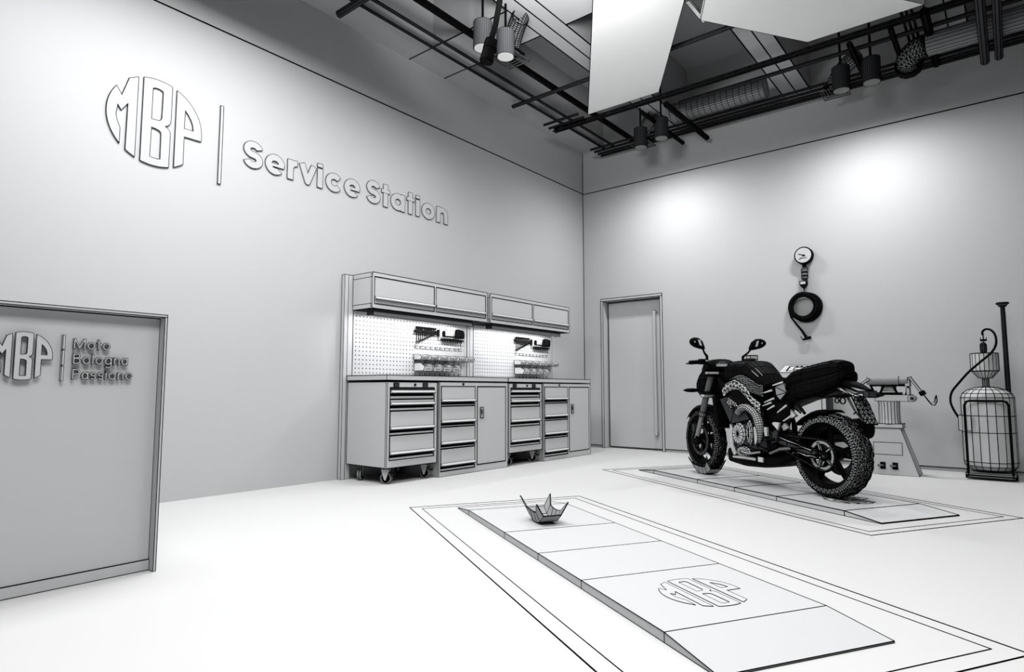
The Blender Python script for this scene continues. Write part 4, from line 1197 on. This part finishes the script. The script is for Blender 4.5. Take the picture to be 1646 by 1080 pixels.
stb(MB().tube(smooth_pts([(1.14, -.36, 1.055), (1.18, -.22, 1.065), (1.23, -.12, 1.03), (1.24, -.05, .99), (1.24, .05, .99), (1.23, .12, 1.03), (1.18, .22, 1.065), (1.14, .36, 1.055)], 4), .013, 8), 'handlebar', 'black', wr=0)
for s in (-1, 1):
    stb(MB().tube([(1.175, s * .24, 1.064), (1.13, s * .39, 1.053)], .019, 10), 'grip', 'black', wr=0)
    stb(MB().box(1.16, 1.21, s * .235 - .025, s * .235 + .025, 1.04, 1.09), 'switch_box', 'black', wr=0)
    stb(MB().tube([(1.24, s * .21, 1.06), (1.23, s * .28, 1.05), (1.18, s * .40, 1.045)], [.011, .008, .006], 6), 'lever', 'black', wr=0)
    stb(MB().tube([(1.17, s * .19, 1.08), (1.17, s * .19, 1.115), (1.15, s * .23, 1.15), (1.13, s * .26, 1.195)], [.014, .013, .009, .008], 8), 'mirror_stem', 'black', wr=0)
    ms = [(s * .235, 1.135, 1.19, .008, .014, 2.2), (s * .26, 1.13, 1.215, .016, .040, 2.3), (s * .30, 1.125, 1.232, .02, .050, 2.4), (s * .35, 1.12, 1.24, .02, .046, 2.3), (s * .385, 1.115, 1.243, .014, .030, 2.2), (s * .40, 1.11, 1.243, .006, .012, 2)]
    mi_ = stb(MB().loft(ms, 14, 'y'), 'mirror', 'black', wr=0)
    stb(MB().prism([(s * .28, 1.205), (s * .295, 1.258), (s * .32, 1.265), (s * .305, 1.215)], 1.100, 1.102, 'x').prism([(s * .345, 1.235), (s * .35, 1.25), (s * .36, 1.25), (s * .355, 1.235)], 1.099, 1.101, 'x'), 'mirror_glass', 'clay', mi_, wr=0)
    stb(MB().loft([(s * .13, 1.42, .80, .014, .012, 2), (s * .19, 1.42, .80, .026, .020, 2), (s * .26, 1.42, .80, .024, .018, 2), (s * .30, 1.42, .80, .006, .005, 2)], 10, 'y'), 'turn_signal', 'black', wr=0)
stb(MB().box(1.10, 1.16, -.30, -.22, 1.085, 1.125).tube([(1.15, -.25, 1.04), (1.13, -.25, 1.09)], .012, 6), 'brake_reservoir', 'clay', wr=.0045)
# cables and small clutter between bars and tank
cb = MB()
for k in range(5):
    y = .12 - .05 * k
    cb.tube(smooth_pts([(1.22, y + .05, 1.02), (1.30, y * .8, .95), (1.27, y * .6, .84), (1.14, y, .80)], 3), .006, 5)
bk(cb, 'cables', 'black', wr=0)
bk(MB().box(1.04, 1.2, -.09, .09, .78, .97), 'steering_head', 'black', wr=0)
# foot controls
bk(MB().tube([(.42, .15, .40), (.42, .25, .40)], .012, 8).prism([(.37, .50), (.44, .46), (.46, .36), (.40, .38)], .14, .155), 'foot_peg', 'dgrey', wr=.003)
bk(MB().prism([(.355, .475), (.42, .53), (.40, .545), (.33, .545)], .165, .18).prism([(.47, .50), (.52, .50), (.50, .42), (.47, .42)], .165, .18), 'heel_plate', 'clay', wr=.003)
bk(MB().tube([(.60, .14, .28), (.68, .20, .26), (.76, .2, .275)], .010, 6), 'gear_lever', 'clay', wr=.002)
bk(MB().tube([(.50, .13, .28), (.34, .18, .33), (.22, .2, .345)], .012, 6), 'side_stand', 'grey', wr=.002)
bk(MB().tube([(.2, .12, .70), (.12, .13, .62)], .012, 6), 'pillion_bracket', 'black', wr=0)
